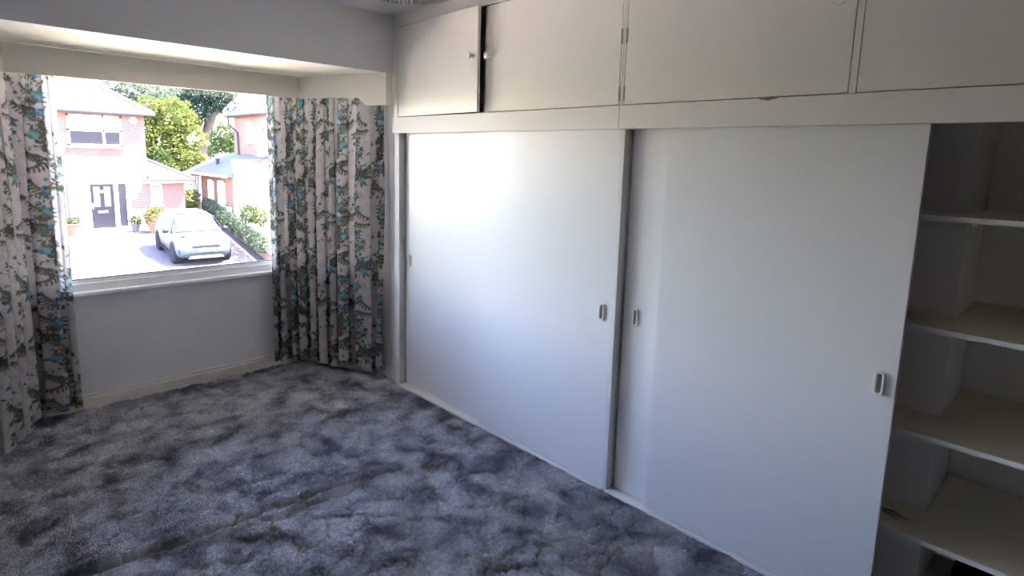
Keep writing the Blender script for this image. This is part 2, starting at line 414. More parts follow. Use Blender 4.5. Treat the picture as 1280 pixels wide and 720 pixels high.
def path_pts(path, n):
    P = np.array(path, float); seg = np.hypot(*(P[1:] - P[:-1]).T); cum = np.concatenate([[0], np.cumsum(seg)])
    s = np.linspace(0, cum[-1], n)
    return np.stack([np.interp(s, cum, P[:, 0]), np.interp(s, cum, P[:, 1])], 1), s, cum[-1]
def sheet(name, path, pleats, amp, z0, z1, nz, matr, parent, side=1, u0=0.0, printed=True, lean=0.0, noise=1.0, seed=1, step=.004):
    """hanging cloth along a plan path; pleats = widths along the path"""
    r = np.random.default_rng(seed)
    C, s, L = path_pts(path, 3000)
    # smooth the corner
    k = 160; ker = np.hanning(k); ker /= ker.sum()
    Cp = np.pad(C, ((k, k), (0, 0)), 'reflect', reflect_type='odd'); C = np.stack([np.convolve(Cp[:, i], ker, 'same')[k:-k] for i in (0, 1)], 1)
    T = np.gradient(C, axis=0); T /= np.hypot(*T.T)[:, None]; N = np.stack([-T[:, 1], T[:, 0]], 1) * side
    w = np.array(pleats, float); w *= L / w.sum(); edges = np.concatenate([[0], np.cumsum(w)])
    ph = np.interp(s, edges, np.arange(len(edges)) * 2 * np.pi)
    pa = np.interp(s, (edges[1:] + edges[:-1]) / 2, np.array(amp, float))
    pw = np.interp(s, (edges[1:] + edges[:-1]) / 2, w)
    def plan(ampk, shift):
        q = ph + shift
        d = pa * ampk * (np.sin(q) + .22 * np.sin(2 * q + .6))
        tg = -pw * .13 * ampk * np.sin(2 * q)
        return C + N * d[:, None] + T * tg[:, None]
    mid = plan(1, 0); arc = np.concatenate([[0], np.cumsum(np.hypot(*(mid[1:] - mid[:-1]).T))])
    n = int(arc[-1] / step); us = np.linspace(0, arc[-1], n)
    rows = []; zs = np.linspace(z0, z1, nz)
    hem = .012 * np.sin(us * 9 + seed) + .006 * np.sin(us * 31)
    for j, z in enumerate(zs):
        t = (z - z0) / (z1 - z0)                 # 0 at hem
        p = plan(.50 + .85 * min(1.0, (1 - t) / .40) ** .8, .25 * math.sin(2.2 * t + seed) * noise)
        x = np.interp(us, arc, p[:, 0]); y = np.interp(us, arc, p[:, 1])
        if lean:
            g = np.clip((us - (arc[-1] - .10)) / .10, 0, 1) * (1 - t) * lean
            x -= g * np.interp(us, arc, T[:, 0]); y -= g * np.interp(us, arc, T[:, 1])
        rows.append(np.stack([x, y, z + hem * (1 - t) ** 3], 1))
    V = np.array(rows).reshape(-1, 3)
    off = world_off(parent); V = V - np.array(off)
    idx = np.arange(nz * n).reshape(nz, n)
    Fq = np.stack([idx[:-1, :-1], idx[:-1, 1:], idx[1:, 1:], idx[1:, :-1]], -1).reshape(-1, 4)
    me = bpy.data.meshes.new(name)
    me.vertices.add(len(V)); me.vertices.foreach_set('co', V.ravel())
    me.loops.add(Fq.size); me.loops.foreach_set('vertex_index', Fq.ravel().astype(np.int32))
    me.polygons.add(len(Fq)); me.polygons.foreach_set('loop_start', np.arange(0, Fq.size, 4, dtype=np.int32))
    me.polygons.foreach_set('use_smooth', np.ones(len(Fq), bool))
    me.update(calc_edges=True); me.validate()
    if printed:
        a = me.color_attributes.new('print', 'FLOAT_COLOR', 'POINT')
        U = np.tile(us, nz) + u0; Vv = np.repeat(zs, n)
        nx, ny = PRINT.shape[:2]
        # soften: average 4 neighbours of the raster
        fx = (U / TR) % nx; fy = (Vv / TR) % ny
        i0 = np.floor(fx).astype(int) % nx; j0 = np.floor(fy).astype(int) % ny; i1 = (i0 + 1) % nx; j1 = (j0 + 1) % ny
        ax = (fx % 1)[:, None]; ay = (fy % 1)[:, None]
        c = (PRINT[i0, j0] * (1 - ax) * (1 - ay) + PRINT[i1, j0] * ax * (1 - ay) + PRINT[i0, j1] * (1 - ax) * ay + PRINT[i1, j1] * ax * ay)
        a.data.foreach_set('color', np.concatenate([c, np.ones((len(c), 1))], 1).astype(np.float32).ravel())
    o = bpy.data.objects.new(name, me); col.objects.link(o); o.parent = parent
    me.materials.append(matr)
    return o
# right-hand curtain: window side, round the corner, along the canted side
cr_ = thing('curtain', 'floral print curtain hanging in the bay corner beside the wardrobe', 'curtain', (1.83, 4.03, 0.05))
pathR = [(1.652, 4.062), (1.825, 4.062), (2.136, 3.385)]
sheet('curtain_cloth', pathR, [.045, .075, .085, .10, .06, .10, .055, .14, .19], [.014, .024, .026, .030, .026, .034, .024, .034, .018], .055, 1.98, 385, M['fabric'], cr_, side=-1, u0=.05, lean=.055, seed=2)
sheet('lining', [(1.70, 4.110), (1.868, 4.108), (2.184, 3.40)], [.1, .1, .12, .12, .13, .15, .2], [.006] * 7, .075, 1.96, 40, M['lining'], cr_, side=-1, printed=False, seed=4, step=.012)
# left-hand curtain, mirrored
cl_ = thing('curtain', 'floral print curtain drawn back at the window end away from the wardrobe', 'curtain', (0.33, 4.03, 0.05))
pathL = [(0.515, 4.062), (0.312, 4.064), (0.105, 3.60)]
sheet('curtain_cloth', pathL, [.05, .16, .13, .10, .09, .10], [.012, .016, .024, .034, .034, .034], .055, 1.98, 385, M['fabric'], cl_, side=1, u0=.22, seed=5)
sheet('lining', [(0.46, 4.110), (0.262, 4.108), (0.060, 3.65)], [.1, .1, .12, .12, .13, .15, .2], [.006] * 7, .075, 1.96, 40, M['lining'], cl_, side=1, printed=False, seed=6, step=.012)
# curtain track behind the pelmet
ct = MB(); ct.tube([(0.02, 3.39, 1.992), (0.305, 4.062, 1.992), (1.83, 4.062, 1.992), (2.128, 3.39, 1.992)], .009, 8)
tag(obj('curtain_track', ct, M['track'], smooth=True), 'slim white curtain track hidden behind the cream pelmet', 'curtain track')

# ------------------------------------------------------------------ fitted wardrobes
ZT = 1.795; ZF = 1.695; TRK = .014
def flush_pull(parent, y, z, x):
    """oval finger pull, long axis upright, face towards -x"""
    n = 28; hw, hh, rr = .0155, .040, .0135
    def outline(w, h_, r_):
        pts = []
        for k in range(n):
            a = 2 * math.pi * k / n; cx = math.copysign(w - r_, math.cos(a)) if abs(math.cos(a)) > 1e-6 else 0; cz = math.copysign(h_ - r_, math.sin(a)) if abs(math.sin(a)) > 1e-6 else 0
            pts.append((cx + r_ * math.cos(a), cz + r_ * math.sin(a)))
        return pts
    rings = [(hw, hh, rr, 0.0), (hw, hh, rr, -.005), (hw - .002, hh - .002, rr - .002, -.008), (hw - .0055, hh - .0055, rr - .005, -.008), (hw - .0075, hh - .0075, rr - .006, -.005), (hw - .008, hh - .008, rr - .0065, -.0005)]
    vs = []; fs = []
    for w, h_, r_, dx in rings:
        vs += [(x + dx, y + a, z + b) for a, b in outline(w, h_, r_)]
    for i in range(len(rings) - 1):
        for k in range(n): k2 = (k + 1) % n; fs.append((i * n + k, i * n + k2, (i + 1) * n + k2, (i + 1) * n + k))
    o = obj('finger_pull', MB().add(vs, fs), M['plastic'], parent, smooth=True)
    o['label'] = 'ivory plastic oval finger pull'
    vs = [(x - .0008, y + a, z + b) for a, b in outline(hw - .0075, hh - .0075, rr - .006)] + [(x + .0002, y + a, z + b) for a, b in outline(hw - .0075, hh - .0075, rr - .006)]
    obj('pull_shade', MB().add(vs, [tuple(range(n)), tuple(range(2 * n - 1, n - 1, -1))] + [(i, (i + 1) % n, n + (i + 1) % n, n + i) for i in range(n)]), M['pull_shade_mat'], parent)  # flat disc standing in for the shaded hollow of the pull
XF0, XF1 = D + .003, D + .021        # front running doors
XR0, XR1 = D + .040, D + .058        # rear running doors
def sliding(parent, front, y0, y1, pull_y, pull_z, edge=None):
    a, b = (XF0, XF1) if front else (XR0, XR1)
    o = obj('sliding_door', box(a, b, y0, y1, TRK + .006, ZF + .012), M['door_white'], parent, bevel=.0012)
    o['label'] = 'plain white sliding door panel'
    flush_pull(o, pull_y, pull_z, a)
    if edge is not None:
        obj('edge_strip', box(a + .0005, b - .0005, edge - .0012, edge - .0002, TRK + .008, ZF), M['edge'], o)
    return o
wl_ = thing('fitted_wardrobe', 'white fitted wardrobe with both sliding doors shut beside the curtained bay', 'wardrobe', (D + .3, 2.4, 0))
obj('end_panel', box(D, XR - .006, 3.236, 3.287, 0, ZT - .006), M['gloss'], wl_, bevel=.002)
obj('center_panel', box(D, XR - .006, 1.503, 1.524, 0, ZT - .10), M['gloss'], wl_, bevel=.002)
obj('fascia', box(D - .018, D, 1.528, 3.289, ZF, ZT - .001), M['gloss'], wl_, bevel=.0015)
obj('top_board', box(D + .001, XR - .006, 1.525, 3.235, ZT - .025, ZT - .006), M['gloss'], wl_)
obj('bottom_track', box(D - .010, D + .085, 1.526, 3.234, 0.0, TRK), M['gloss'], wl_, bevel=.002)
sliding(wl_, False, 2.30, 3.215, 3.170, .873)
sliding(wl_, True, 1.5265, 2.428, 1.580, .866)
wr_ = thing('fitted_wardrobe', 'white fitted wardrobe slid open to show cream shelves', 'wardrobe', (D + .3, .6, 0))
obj('fascia', box(D - .018, D, -0.42, 1.526, ZF, ZT - .001), M['gloss'], wr_, bevel=.0015)
obj('top_board', box(D + .001, XR - .006, -0.40, 1.502, ZT - .025, ZT - .006), M['gloss'], wr_)
obj('bottom_track', box(D - .010, D + .085, -0.40, 1.502, 0.0, TRK), M['gloss'], wr_, bevel=.002)
obj('end_panel', box(D, XR - .006, -0.42, -0.401, 0, ZT - .10), M['gloss'], wr_, bevel=.002)
sliding(wr_, False, .575, 1.486, 1.421, .868)
sliding(wr_, True, .405, 1.293, .452, .861, edge=.405)
# pipe boxing and shelves cut round it
obj('pipe_boxing', box(2.452, XR - .006, .320, .62, 0, ZT - .026), M['column'], wr_, bevel=.002)
for z in (.342, .701, 1.059, 1.417):
    sh = MB().prism([(2.238, -.40), (2.238, .86), (2.449, .86), (2.449, .316), (2.843, .316), (2.843, -.40)], z - .016, z, 'z')
    s_ = obj('shelf', sh, M['shelf'], wr_)
    obj('front_edge', box(2.2345, 2.238, -.40, .86, z - .0165, z + .0003), M['shelf_edge'], s_)
    obj('support_batten', box(2.50, 2.84, .298, .3155, z - .050, z - .017), M['shelf_edge'], s_)
cp = MB().prism([(.925, ZT - .002), (.860, ZT - .0015), (.862, ZT - .006), (.874, ZT - .006), (.886, ZT - .010), (.897, ZT - .011), (.908, ZT - .007), (.920, ZT - .008)], D - .0188, D - .0178, 'x')
c_ = obj('paint_chip', cp, M['chip'], wr_); c_['label'] = 'chipped paint showing bare brown wood'

# cupboards over the wardrobes
def knob(parent, x, y, z, M_=None):
    prof = [(.009, 0), (.008, .008), (.0075, .016), (.011, .022), (.017, .027), (.0185, .031), (.016, .034), (.007, .0352)]
    Mx = Matrix.Translation((x, y, z)) @ Matrix.Rotation(-math.pi / 2, 4, 'Y')
    if M_ is not None: Mx = M_ @ Mx
    o = obj('knob', MB().lathe(prof, 20, Mx), M['plastic'], parent, smooth=True); o['label'] = 'small white mushroom knob'
def hinge(parent, y, z, w=.006, m='steel'):
    mb = MB().box(D - .0022, D + .001, y - w, y + w, z - .030, z + .030)
    mb.tube([(D - .003, y, z - .030), (D - .003, y, z + .030)], .0028, 8)
    o = obj('hinge', mb, M[m], parent)
ZD0, ZD1 = ZT + .004, 2.342
def cupboard(label, y0, y1, loc):
    c = thing('overhead_cupboard', label, 'cupboard', loc)
    obj('bottom_board', box(D + .001, XR - .006, y0, y1, ZT - .0045, ZT + .0005), M['gloss'], c)
    obj('top_rail', box(D, D + .02, y0, y1, ZD1 + .006, CZ - .001), M['cup_white'], c)
    return c
ca = cupboard('cream overhead cupboard by the bay with one door ajar', 1.534, 3.289, (D + .3, 2.4, ZT))
obj('stile', box(D, D + .02, 3.246, 3.289, ZT, ZD1 + .0055), M['cup_white'], ca)
obj('stile', box(D + .0205, D + .045, 2.395, 2.445, ZT + .001, ZD1 + .0055), M['cup_white'], ca)
obj('stile', box(D, D + .02, 1.534, 1.5455, ZT, ZD1 + .0055), M['cup_white'], ca)
obj('carcass_side', box(D + .022, XR - .006, 3.268, 3.287, ZT + .001, CZ - .002), M['cup_white'], ca)
# ajar door: built shut, then turned about its hinge line
AJ = math.radians(3.3)
hp = Vector((D, 3.243, 0))
Rm = Matrix.Translation(hp) @ Matrix.Rotation(-AJ, 4, 'Z') @ Matrix.Translation(-hp)
mb = box(D, D + .018, 2.428, 3.243, ZD0, ZD1); mb.v = [tuple(Rm @ Vector(p)) for p in mb.v]
da = obj('cupboard_door', mb, M['cup_white'], ca, bevel=.0012); da['label'] = 'cream cupboard door standing slightly ajar'
knob(da, D, 2.468, 2.088, Rm)
hinge(da, 3.2445, 2.293, .002, 'cup_white'); hinge(da, 3.2445, 1.85, .002, 'cup_white')
obj('catch', MB().box(D + .002, D + .018, 2.4285 - .010, 2.4285, 2.318, 2.326), M['plastic'], ca)
db = obj('cupboard_door', box(D, D + .018, 1.5475, 2.414, ZD0, ZD1), M['cup_white'], ca, bevel=.0012)
knob(db, D, 2.382, 2.086); hinge(db, 1.5455, 2.085, .0045); hinge(db, 1.5455, 1.846, .0045)
cc = cupboard('cream overhead cupboard with closed doors above the open shelves', -.42, 1.532, (D + .3, .6, ZT))
obj('stile', box(D, D + .02, 1.522, 1.532, ZT, ZD1 + .0055), M['cup_white'], cc)
obj('stile', box(D, D + .02, .620, .640, ZT, ZD1 + .0055), M['cup_white'], cc)
obj('stile', box(D, D + .02, -.42, -.30, ZT, ZD1 + .0055), M['cup_white'], cc)
dc = obj('cupboard_door', box(D, D + .018, .643, 1.5200, ZD0, ZD1), M['cup_white'], cc, bevel=.0012)
knob(dc, D, .688, 2.090); hinge(dc, 1.5215, 2.085, .0045); hinge(dc, 1.5215, 1.846, .0045)
dd = obj('cupboard_door', box(D, D + .018, -.297, .617, ZD0, ZD1), M['cup_white'], cc, bevel=.0012)
knob(dd, D, .578, 2.090)
obj('carcass_back', box(XR - .024, XR - .006, -.42, 1.50, ZT + .001, CZ - .002), M['cup_white'], cc)

# dark rug folded in the wardrobe bottom and a scrap on the lowest shelf
rg = MB()
for k, (z0, z1, dy) in enumerate(((.002, .045, 0), (.046, .088, .012), (.089, .125, .004))):
    rg.box(2.50 + .01 * k, 2.80 - .012 * k, -.38, .235 - dy, z0, z1)
rgo = obj('folded_rug', rg, M['black_rug'], bevel=.012)
tag(rgo, 'black pile rug folded on the wardrobe floor under the lowest shelf', 'rug')
M['scrap'] = mat('dark_twig', (0.06, 0.055, 0.05), 0.8)
sc = MB(); sc.tube([(2.345, .435, .3445), (2.352, .405, .3455), (2.350, .375, .3450)], [.0016, .0022, .001], 6); sc.tube([(2.330, .425, .3440), (2.338, .38, .3445), (2.345, .345, .3440)], [.0008, .0012, .0006], 6)
tag(obj('plant_scrap', sc, M['scrap']), 'thin dark plant scrap lying on the lowest cream shelf', 'scrap')

# ------------------------------------------------------------------ ceiling pendant
PX_, PY_ = 1.105, 1.63
RZ = on_y(512, 8.0, PY_ + .115).z
lp = thing('pendant_lamp', 'white pleated ceiling lamp shade hanging from a flex', 'lamp', (PX_, PY_, CZ))
obj('ceiling_rose', MB().lathe([(.045, CZ - .022), (.045, CZ - .006), (.05, CZ - .0005)], 24, Matrix.Translation((PX_, PY_, 0))), M['plastic'], lp, smooth=True)
obj('flex', MB().tube([(PX_, PY_, CZ - .02), (PX_, PY_, RZ + .20)], .003, 8), M['cord'], lp)
obj('lamp_holder', MB().lathe([(.012, RZ + .20), (.018, RZ + .185), (.018, RZ + .13), (.02, RZ + .125)], 16, Matrix.Translation((PX_, PY_, 0))), M['plastic'], lp, smooth=True)
obj('bulb', MB().lathe([(.012, RZ + .125), (.014, RZ + .11), (.028, RZ + .075), (.028, RZ + .06), (.018, RZ + .045), (.004, RZ + .040)], 16, Matrix.Translation((PX_, PY_, 0))), M['bulb'], lp, smooth=True)
npl = 56; vs = []; fs = []
for i, (r_, z_) in enumerate(((.128, RZ), (.100, RZ + .055), (.060, RZ + .13), (.045, RZ + .16))):
    for k in range(npl * 2):
        a = math.pi * k / npl; rr = r_ * (1 + (.045 if k % 2 else -.045)); vs.append((PX_ + rr * math.cos(a), PY_ + rr * math.sin(a), z_))
m2 = npl * 2
for i in range(3):
    for k in range(m2): fs.append((i * m2 + k, i * m2 + (k + 1) % m2, (i + 1) * m2 + (k + 1) % m2, (i + 1) * m2 + k))
sh_ = obj('lamp_shade', MB().add(vs, fs), M['shade'], lp)
sm = sh_.modifiers.new('solid', 'SOLIDIFY'); sm.thickness = .0015
obj('shade_ring', MB().tube([(PX_ + .019 * math.cos(a), PY_ + .019 * math.sin(a), RZ + .128) for a in np.linspace(0, 6.283, 20)] + [(PX_ + .044, PY_, RZ + .158)], .0015, 6), M['steel'], lp)

# ------------------------------------------------------------------ floor with carved pile carpet
struct('floor_slab', MB().prism([(XL - .1, YK - .1), (XR + .1, YK - .1), (XR + .1, YW + .12), (CRX + .12, YW + .12), (CRX + .12, YC), (BXR + .05, YB + .12), (BXL - .05, YB + .12), (CLX - .12, YC), (CLX - .12, YW + .12), (XL - .1, YW + .12)], -.115, -.026), M['column'])
def smooth_noise(x, y, scale, seed):
    r = np.random.default_rng(seed); G = r.random((64, 64))
    fx = x / scale + 100; fy = y / scale + 100
    i = np.floor(fx).astype(int); j = np.floor(fy).astype(int); a = fx - i; b = fy - j
    a = a * a * (3 - 2 * a); b = b * b * (3 - 2 * b)
    g = lambda p, q: G[p % 64, q % 64]
    return g(i, j) * (1 - a) * (1 - b) + g(i + 1, j) * a * (1 - b) + g(i, j + 1) * (1 - a) * b + g(i + 1, j + 1) * a * b
_vr = np.random.default_rng(11); VC = _vr.random((64, 64, 2))
CELL = .155
def groove(x, y):
    """distance to the carved scallop lines, metres"""
    xw = x + .05 * (smooth_noise(x, y, .09, 21) - .5) + .03 * (smooth_noise(x, y, .035, 22) - .5)
    yw = y + .05 * (smooth_noise(x, y, .09, 23) - .5) + .03 * (smooth_noise(x, y, .035, 24) - .5)
    fx = xw / CELL + 100; fy = yw / CELL + 100; i = np.floor(fx).astype(int); j = np.floor(fy).astype(int)
    d1 = np.full(x.shape, 9.0); d2 = np.full(x.shape, 9.0)
    for di in (-1, 0, 1):
        for dj in (-1, 0, 1):
            c = VC[(i + di) % 64, (j + dj) % 64]
            d = np.hypot(i + di + c[..., 0] - fx, j + dj + c[..., 1] - fy)
            d2 = np.where(d < d1, d1, np.minimum(d2, d)); d1 = np.minimum(d1, d)
    return (d2 - d1) * CELL
SEAM = [on_z(u, v, 0) for u, v in ((40, 742), (110, 718), (200, 687), (295, 652), (355, 632), (410, 612), (450, 600), (500, 586))]
def seam_dist(x, y):
    d = np.full(x.shape, 9.0)
    for a, b in zip(SEAM[:-1], SEAM[1:]):
        ex, ey = b.x - a.x, b.y - a.y; L2 = ex * ex + ey * ey
        t = np.clip(((x - a.x) * ex + (y - a.y) * ey) / L2, 0, 1)
        w = .012 * (smooth_noise(x, y, .03, 31) - .5)
        d = np.minimum(d, np.hypot(x - a.x - t * ex, y - a.y - t * ey) + w)
    return np.clip(d, 0, 9)
def carpet_h(x, y):
    g = groove(x, y); s = seam_dist(x, y)
    strong = .35 + .65 * smooth_noise(x, y, .22, 41)
    h = -.018 * strong * np.exp(-(g / .0058) ** 2) + .008 * np.clip(g / .06, 0, 1) ** .6
    h += .010 * (smooth_noise(x, y, .11, 42) - .5) + .006 * (smooth_noise(x, y, .04, 43) - .5) + .004 * (smooth_noise(x, y, .017, 44) - .5)
    h += .012 * np.exp(-((s - .04) / .022) ** 2) - .026 * np.exp(-(s / .013) ** 2)
    return h - .004
def in_room(x, y):
    k = (BXR - CRX) / (YB - YC); kl = (BXL - CLX) / (YB - YC)
    xr = np.where(y < YW, D - .008, np.where(y < YC, CRX - .012, CRX + k * (y - YC) - .010)); xl = np.where(y < YW, XL, np.where(y < YC, CLX + .01, CLX + kl * (y - YC) + .010))
    return (x < xr) & (x > xl) & (y < YB - .014)
st = .0085
gx = np.arange(XL - .02, D + .06, st); gy = np.arange(YK - .02, YB + .02, st)
GX, GY = np.meshgrid(gx, gy, indexing='ij')
H = carpet_h(GX, GY)
V = np.stack([GX, GY, H], -1).reshape(-1, 3); ny_ = len(gy)
idx = np.arange(len(gx) * ny_).reshape(len(gx), ny_)
Fq = np.stack([idx[:-1, :-1], idx[1:, :-1], idx[1:, 1:], idx[:-1, 1:]], -1).reshape(-1, 4)
cxm = V[Fq, 0].mean(1); cym = V[Fq, 1].mean(1)
kl = (BXL - CLX) / (YB - YC); kr = (BXR - CRX) / (YB - YC)
Fq = Fq[(cym < YW + .03) & (cxm < D + .055) | (cym >= YW + .03) & (cxm < np.minimum(CRX, CRX + kr * (cym - YC)) + .015) & (cxm > np.maximum(CLX, CLX + kl * (cym - YC)) - .015)]
def big_mesh(name, V, F, matr, parent=None, smooth=True):
    me = bpy.data.meshes.new(name); k = F.shape[1]
    me.vertices.add(len(V)); me.vertices.foreach_set('co', V.astype(np.float32).ravel())
    me.loops.add(F.size); me.loops.foreach_set('vertex_index', F.ravel().astype(np.int32))
    me.polygons.add(len(F)); me.polygons.foreach_set('loop_start', np.arange(0, F.size, k, dtype=np.int32))
    me.polygons.foreach_set('use_smooth', np.full(len(F), smooth)); me.update(calc_edges=True)
    me.materials.append(matr); o = bpy.data.objects.new(name, me); col.objects.link(o); o.parent = parent
    return o
def carpet_mat(name, base):
    m = bpy.data.materials.new(name); m.use_nodes = True; nt = m.node_tree; b = nt.nodes['Principled BSDF']
    b.inputs['Roughness'].default_value = .95; b.inputs['Specular IOR Level'].default_value = .05
    b.inputs['Sheen Weight'].default_value = .12; b.inputs['Sheen Roughness'].default_value = .5
    g = nt.nodes.new('ShaderNodeNewGeometry'); sp = nt.nodes.new('ShaderNodeVectorMath'); sp.operation = 'MULTIPLY'; sp.inputs[1].default_value = (1, 1, 0)
    nt.links.new(g.outputs['Position'], sp.inputs[0])
    def noise(sc, det, dist=0):
        n = nt.nodes.new('ShaderNodeTexNoise'); n.inputs['Scale'].default_value = sc; n.inputs['Detail'].default_value = det; n.inputs['Distortion'].default_value = dist
        nt.links.new(sp.outputs[0], n.inputs['Vector']); return n.outputs[0]
    def ramp(src, *els):
        r = nt.nodes.new('ShaderNodeValToRGB')
        while len(r.color_ramp.elements) < len(els): r.color_ramp.elements.new(.5)
        for e, (p, c) in zip(r.color_ramp.elements, els): e.position = p; e.color = (*c, 1)
        nt.links.new(src, r.inputs[0]); return r.outputs[0]
    blot = ramp(noise(6.0, 4.5, .4), (.33, (.115, .118, .145)), (.46, (.29, .295, .335)), (.56, (.43, .435, .475)), (.72, (.60, .60, .62)))
    fine = ramp(noise(55, 4), (.25, (.72, .72, .72)), (.75, (1.25, 1.25, 1.25)))
    mx = nt.nodes.new('ShaderNodeMix'); mx.data_type = 'RGBA'; mx.blend_type = 'MULTIPLY'; mx.inputs[0].default_value = 1
    nt.links.new(blot, mx.inputs[6]); nt.links.new(fine, mx.inputs[7]); outc = mx.outputs[2]
    if base:
        at = nt.nodes.new('ShaderNodeAttribute'); at.attribute_name = 'groove'
        m2_ = nt.nodes.new('ShaderNodeMix'); m2_.data_type = 'RGBA'; nt.links.new(at.outputs['Fac'], m2_.inputs[0])
        nt.links.new(outc, m2_.inputs[6]); m2_.inputs[7].default_value = (.19, .155, .09, 1); outc = m2_.outputs[2]
        bp = nt.nodes.new('ShaderNodeBump'); bp.inputs['Strength'].default_value = .9; bp.inputs['Distance'].default_value = .006
        nt.links.new(noise(190, 3), bp.inputs['Height']); nt.links.new(bp.outputs[0], b.inputs['Normal'])
    nt.links.new(outc, b.inputs['Base Color'])
    return m
M['carpet'] = carpet_mat('carved_carpet', True); M['pile'] = carpet_mat('carpet_pile', False)
fl = big_mesh('floor', V, Fq, M['carpet'])
fl['kind'] = 'structure'; fl['label'] = 'mottled blue grey carved pile carpet over the bedroom floor'
ga = fl.data.attributes.new('groove', 'FLOAT', 'POINT')
gv = (np.exp(-(groove(GX, GY) / .007) ** 2) * (.45 + .5 * smooth_noise(GX, GY, .22, 41)) + np.exp(-(seam_dist(GX, GY) / .012) ** 2)).reshape(-1)
ga.data.foreach_set('value', np.clip(gv, 0, 1).astype(np.float32))
# tufts of pile where the camera can see the floor
cells = []
for (ya, yb, sp_) in ((.55, 1.5, .0036), (1.5, 2.5, .0046), (2.5, 4.15, .0060)):
    tx, ty = np.meshgrid(np.arange(XL, CRX, sp_), np.arange(ya, yb, sp_), indexing='ij'); tx = tx.ravel(); ty = ty.ravel()
    tx = tx + rng.uniform(-.5, .5, tx.size) * sp_; ty = ty + rng.uniform(-.5, .5, tx.size) * sp_
    cells.append(np.stack([tx, ty, np.full(tx.size, sp_)], 1))
tp = np.concatenate(cells)
q = (tp[:, :2] @ RW.T[:2].copy()) + np.array([0, 0, 0]) + (-CAM_H) * RW[:, 2]
uu = CXP + F_PX * q[:, 0] / q[:, 2]; vv = CYP + F_PX * q[:, 1] / q[:, 2]
keep = (q[:, 2] > .2) & (uu > -120) & (uu < 1150) & (vv < 800) & in_room(tp[:, 0], tp[:, 1])
tp = tp[keep]
keep = (rng.random(len(tp)) < np.clip((groove(tp[:, 0], tp[:, 1]) - .0022) / .004, .06, 1)) & (seam_dist(tp[:, 0], tp[:, 1]) > .010)
tp = tp[keep]
n_ = len(tp); ang = 2.2 + 2.2 * (smooth_noise(tp[:, 0], tp[:, 1], .08, 51) - .5) * 4 + rng.normal(0, .8, n_)
ln = tp[:, 2] * rng.uniform(.35, .75, n_) + .0022; lean = rng.uniform(.1, .9, n_)
wd = tp[:, 2] * .5; wa = rng.uniform(0, 6.28, n_)
base = np.stack([tp[:, 0], tp[:, 1], carpet_h(tp[:, 0], tp[:, 1]) - .001], 1)
sd = np.stack([np.cos(wa) * wd, np.sin(wa) * wd, np.zeros(n_)], 1)
tipv = base + np.stack([np.cos(ang) * ln * np.sin(lean), np.sin(ang) * ln * np.sin(lean), ln * np.cos(lean)], 1)
TV = np.stack([base - sd, base + sd, tipv + sd * .5, tipv - sd * .5], 1).reshape(-1, 3)
TF = np.arange(4 * n_).reshape(-1, 4)
pile = big_mesh('carpet_pile', TV, TF, M['pile'], fl, smooth=False); pile['kind'] = 'stuff'
print('tufts', n_)

# lint and scraps lying on the carpet
M['lint_w'] = mat('white_thread', (0.8, 0.8, 0.8), .8); M['lint_g'] = mat('green_scrap', (0.03, 0.35, 0.22), .6); M['lint_y'] = mat('yellow_scrap', (0.55, 0.45, 0.05), .6)
def lint(u, v, L, a, m, label, rad=.0016):
    p = on_z(u, v, .006); zz = float(carpet_h(np.array([p.x]), np.array([p.y]))[0]) + .006
    pts = [(p.x + L * t * math.cos(a + .5 * t), p.y + L * t * math.sin(a + .5 * t), zz + .002 * math.sin(6 * t)) for t in np.linspace(-.5, .5, 6)]
    tag(obj('lint', MB().tube(pts, [rad * .5, rad, rad, rad, rad, rad * .5], 6), m, smooth=True), label, 'lint', 'scraps on the carpet')
for k_, (u, v, L, a) in enumerate(((831, 687, .016, -.2), (856, 690, .014, -.3), (686, 588, .016, -.8), (930, 716, .020, -.4))):
    lint(u, v, L, a, M['lint_w'], 'white thread scrap on the carpet near the sliding doors')
lint(386, 591, .018, .4, M['lint_g'], 'green plastic scrap lying on the carpet', .003)
lint(827, 711, .010, -.3, M['lint_y'], 'yellow scrap lying on the carpet beside the wardrobe', .0022)

# ------------------------------------------------------------------ outside: ground and driveway
def gsolve(u, v):
    d = ray(u, v); t = (-2.6 - .05 * 23.6 - CAM_H) / (d[2] - .05 * d[1]); return Vector((0, 0, CAM_H)) + Vector(d) * t
def gslope(poly, dz=0.0, th=.05):
    n = len(poly); mb = MB()
    vs = [(x, y, gz(y) + dz) for x, y in poly] + [(x, y, gz(y) + dz - th) for x, y in poly]
    return mb.add(vs, [tuple(range(n)), tuple(range(2 * n - 1, n - 1, -1))] + [(i, (i + 1) % n, n + (i + 1) % n, n + i) for i in range(n)])
M['drive'] = mat('pink_grey_block_paving', (0.060, 0.053, 0.056), .9, .1, var=.08, scale=3, bump=.3, bscale=30)
M['bounce'] = mat('bounce_ground_pale', (0.62, 0.55, 0.43), .9, .15, var=.05, scale=2, bump=.2, bscale=20)  # near ground hidden by the sill, made pale to bounce light indoors
M['lawn'] = mat('far_ground', (0.22, 0.26, 0.12), .95, .1, var=.25, scale=.6)
struct('ground', gslope([(-70, -20), (90, -20), (90, 120), (-70, 120)], -.05, .2), M['lawn'])
struct('driveway', gslope([(-40, 19.5), (9.33, 19.5), (9.0, 22.6), (10.95, 36), (9.4, 36.0), (9.4, 33.5), (-40, 33.5)], 0.0, .045), M['drive'])
struct('bounce_ground', gslope([(-40, 4.9), (10.9, 4.9), (9.35, 19.48), (-40, 19.48)], 0.0, .045), M['bounce'])

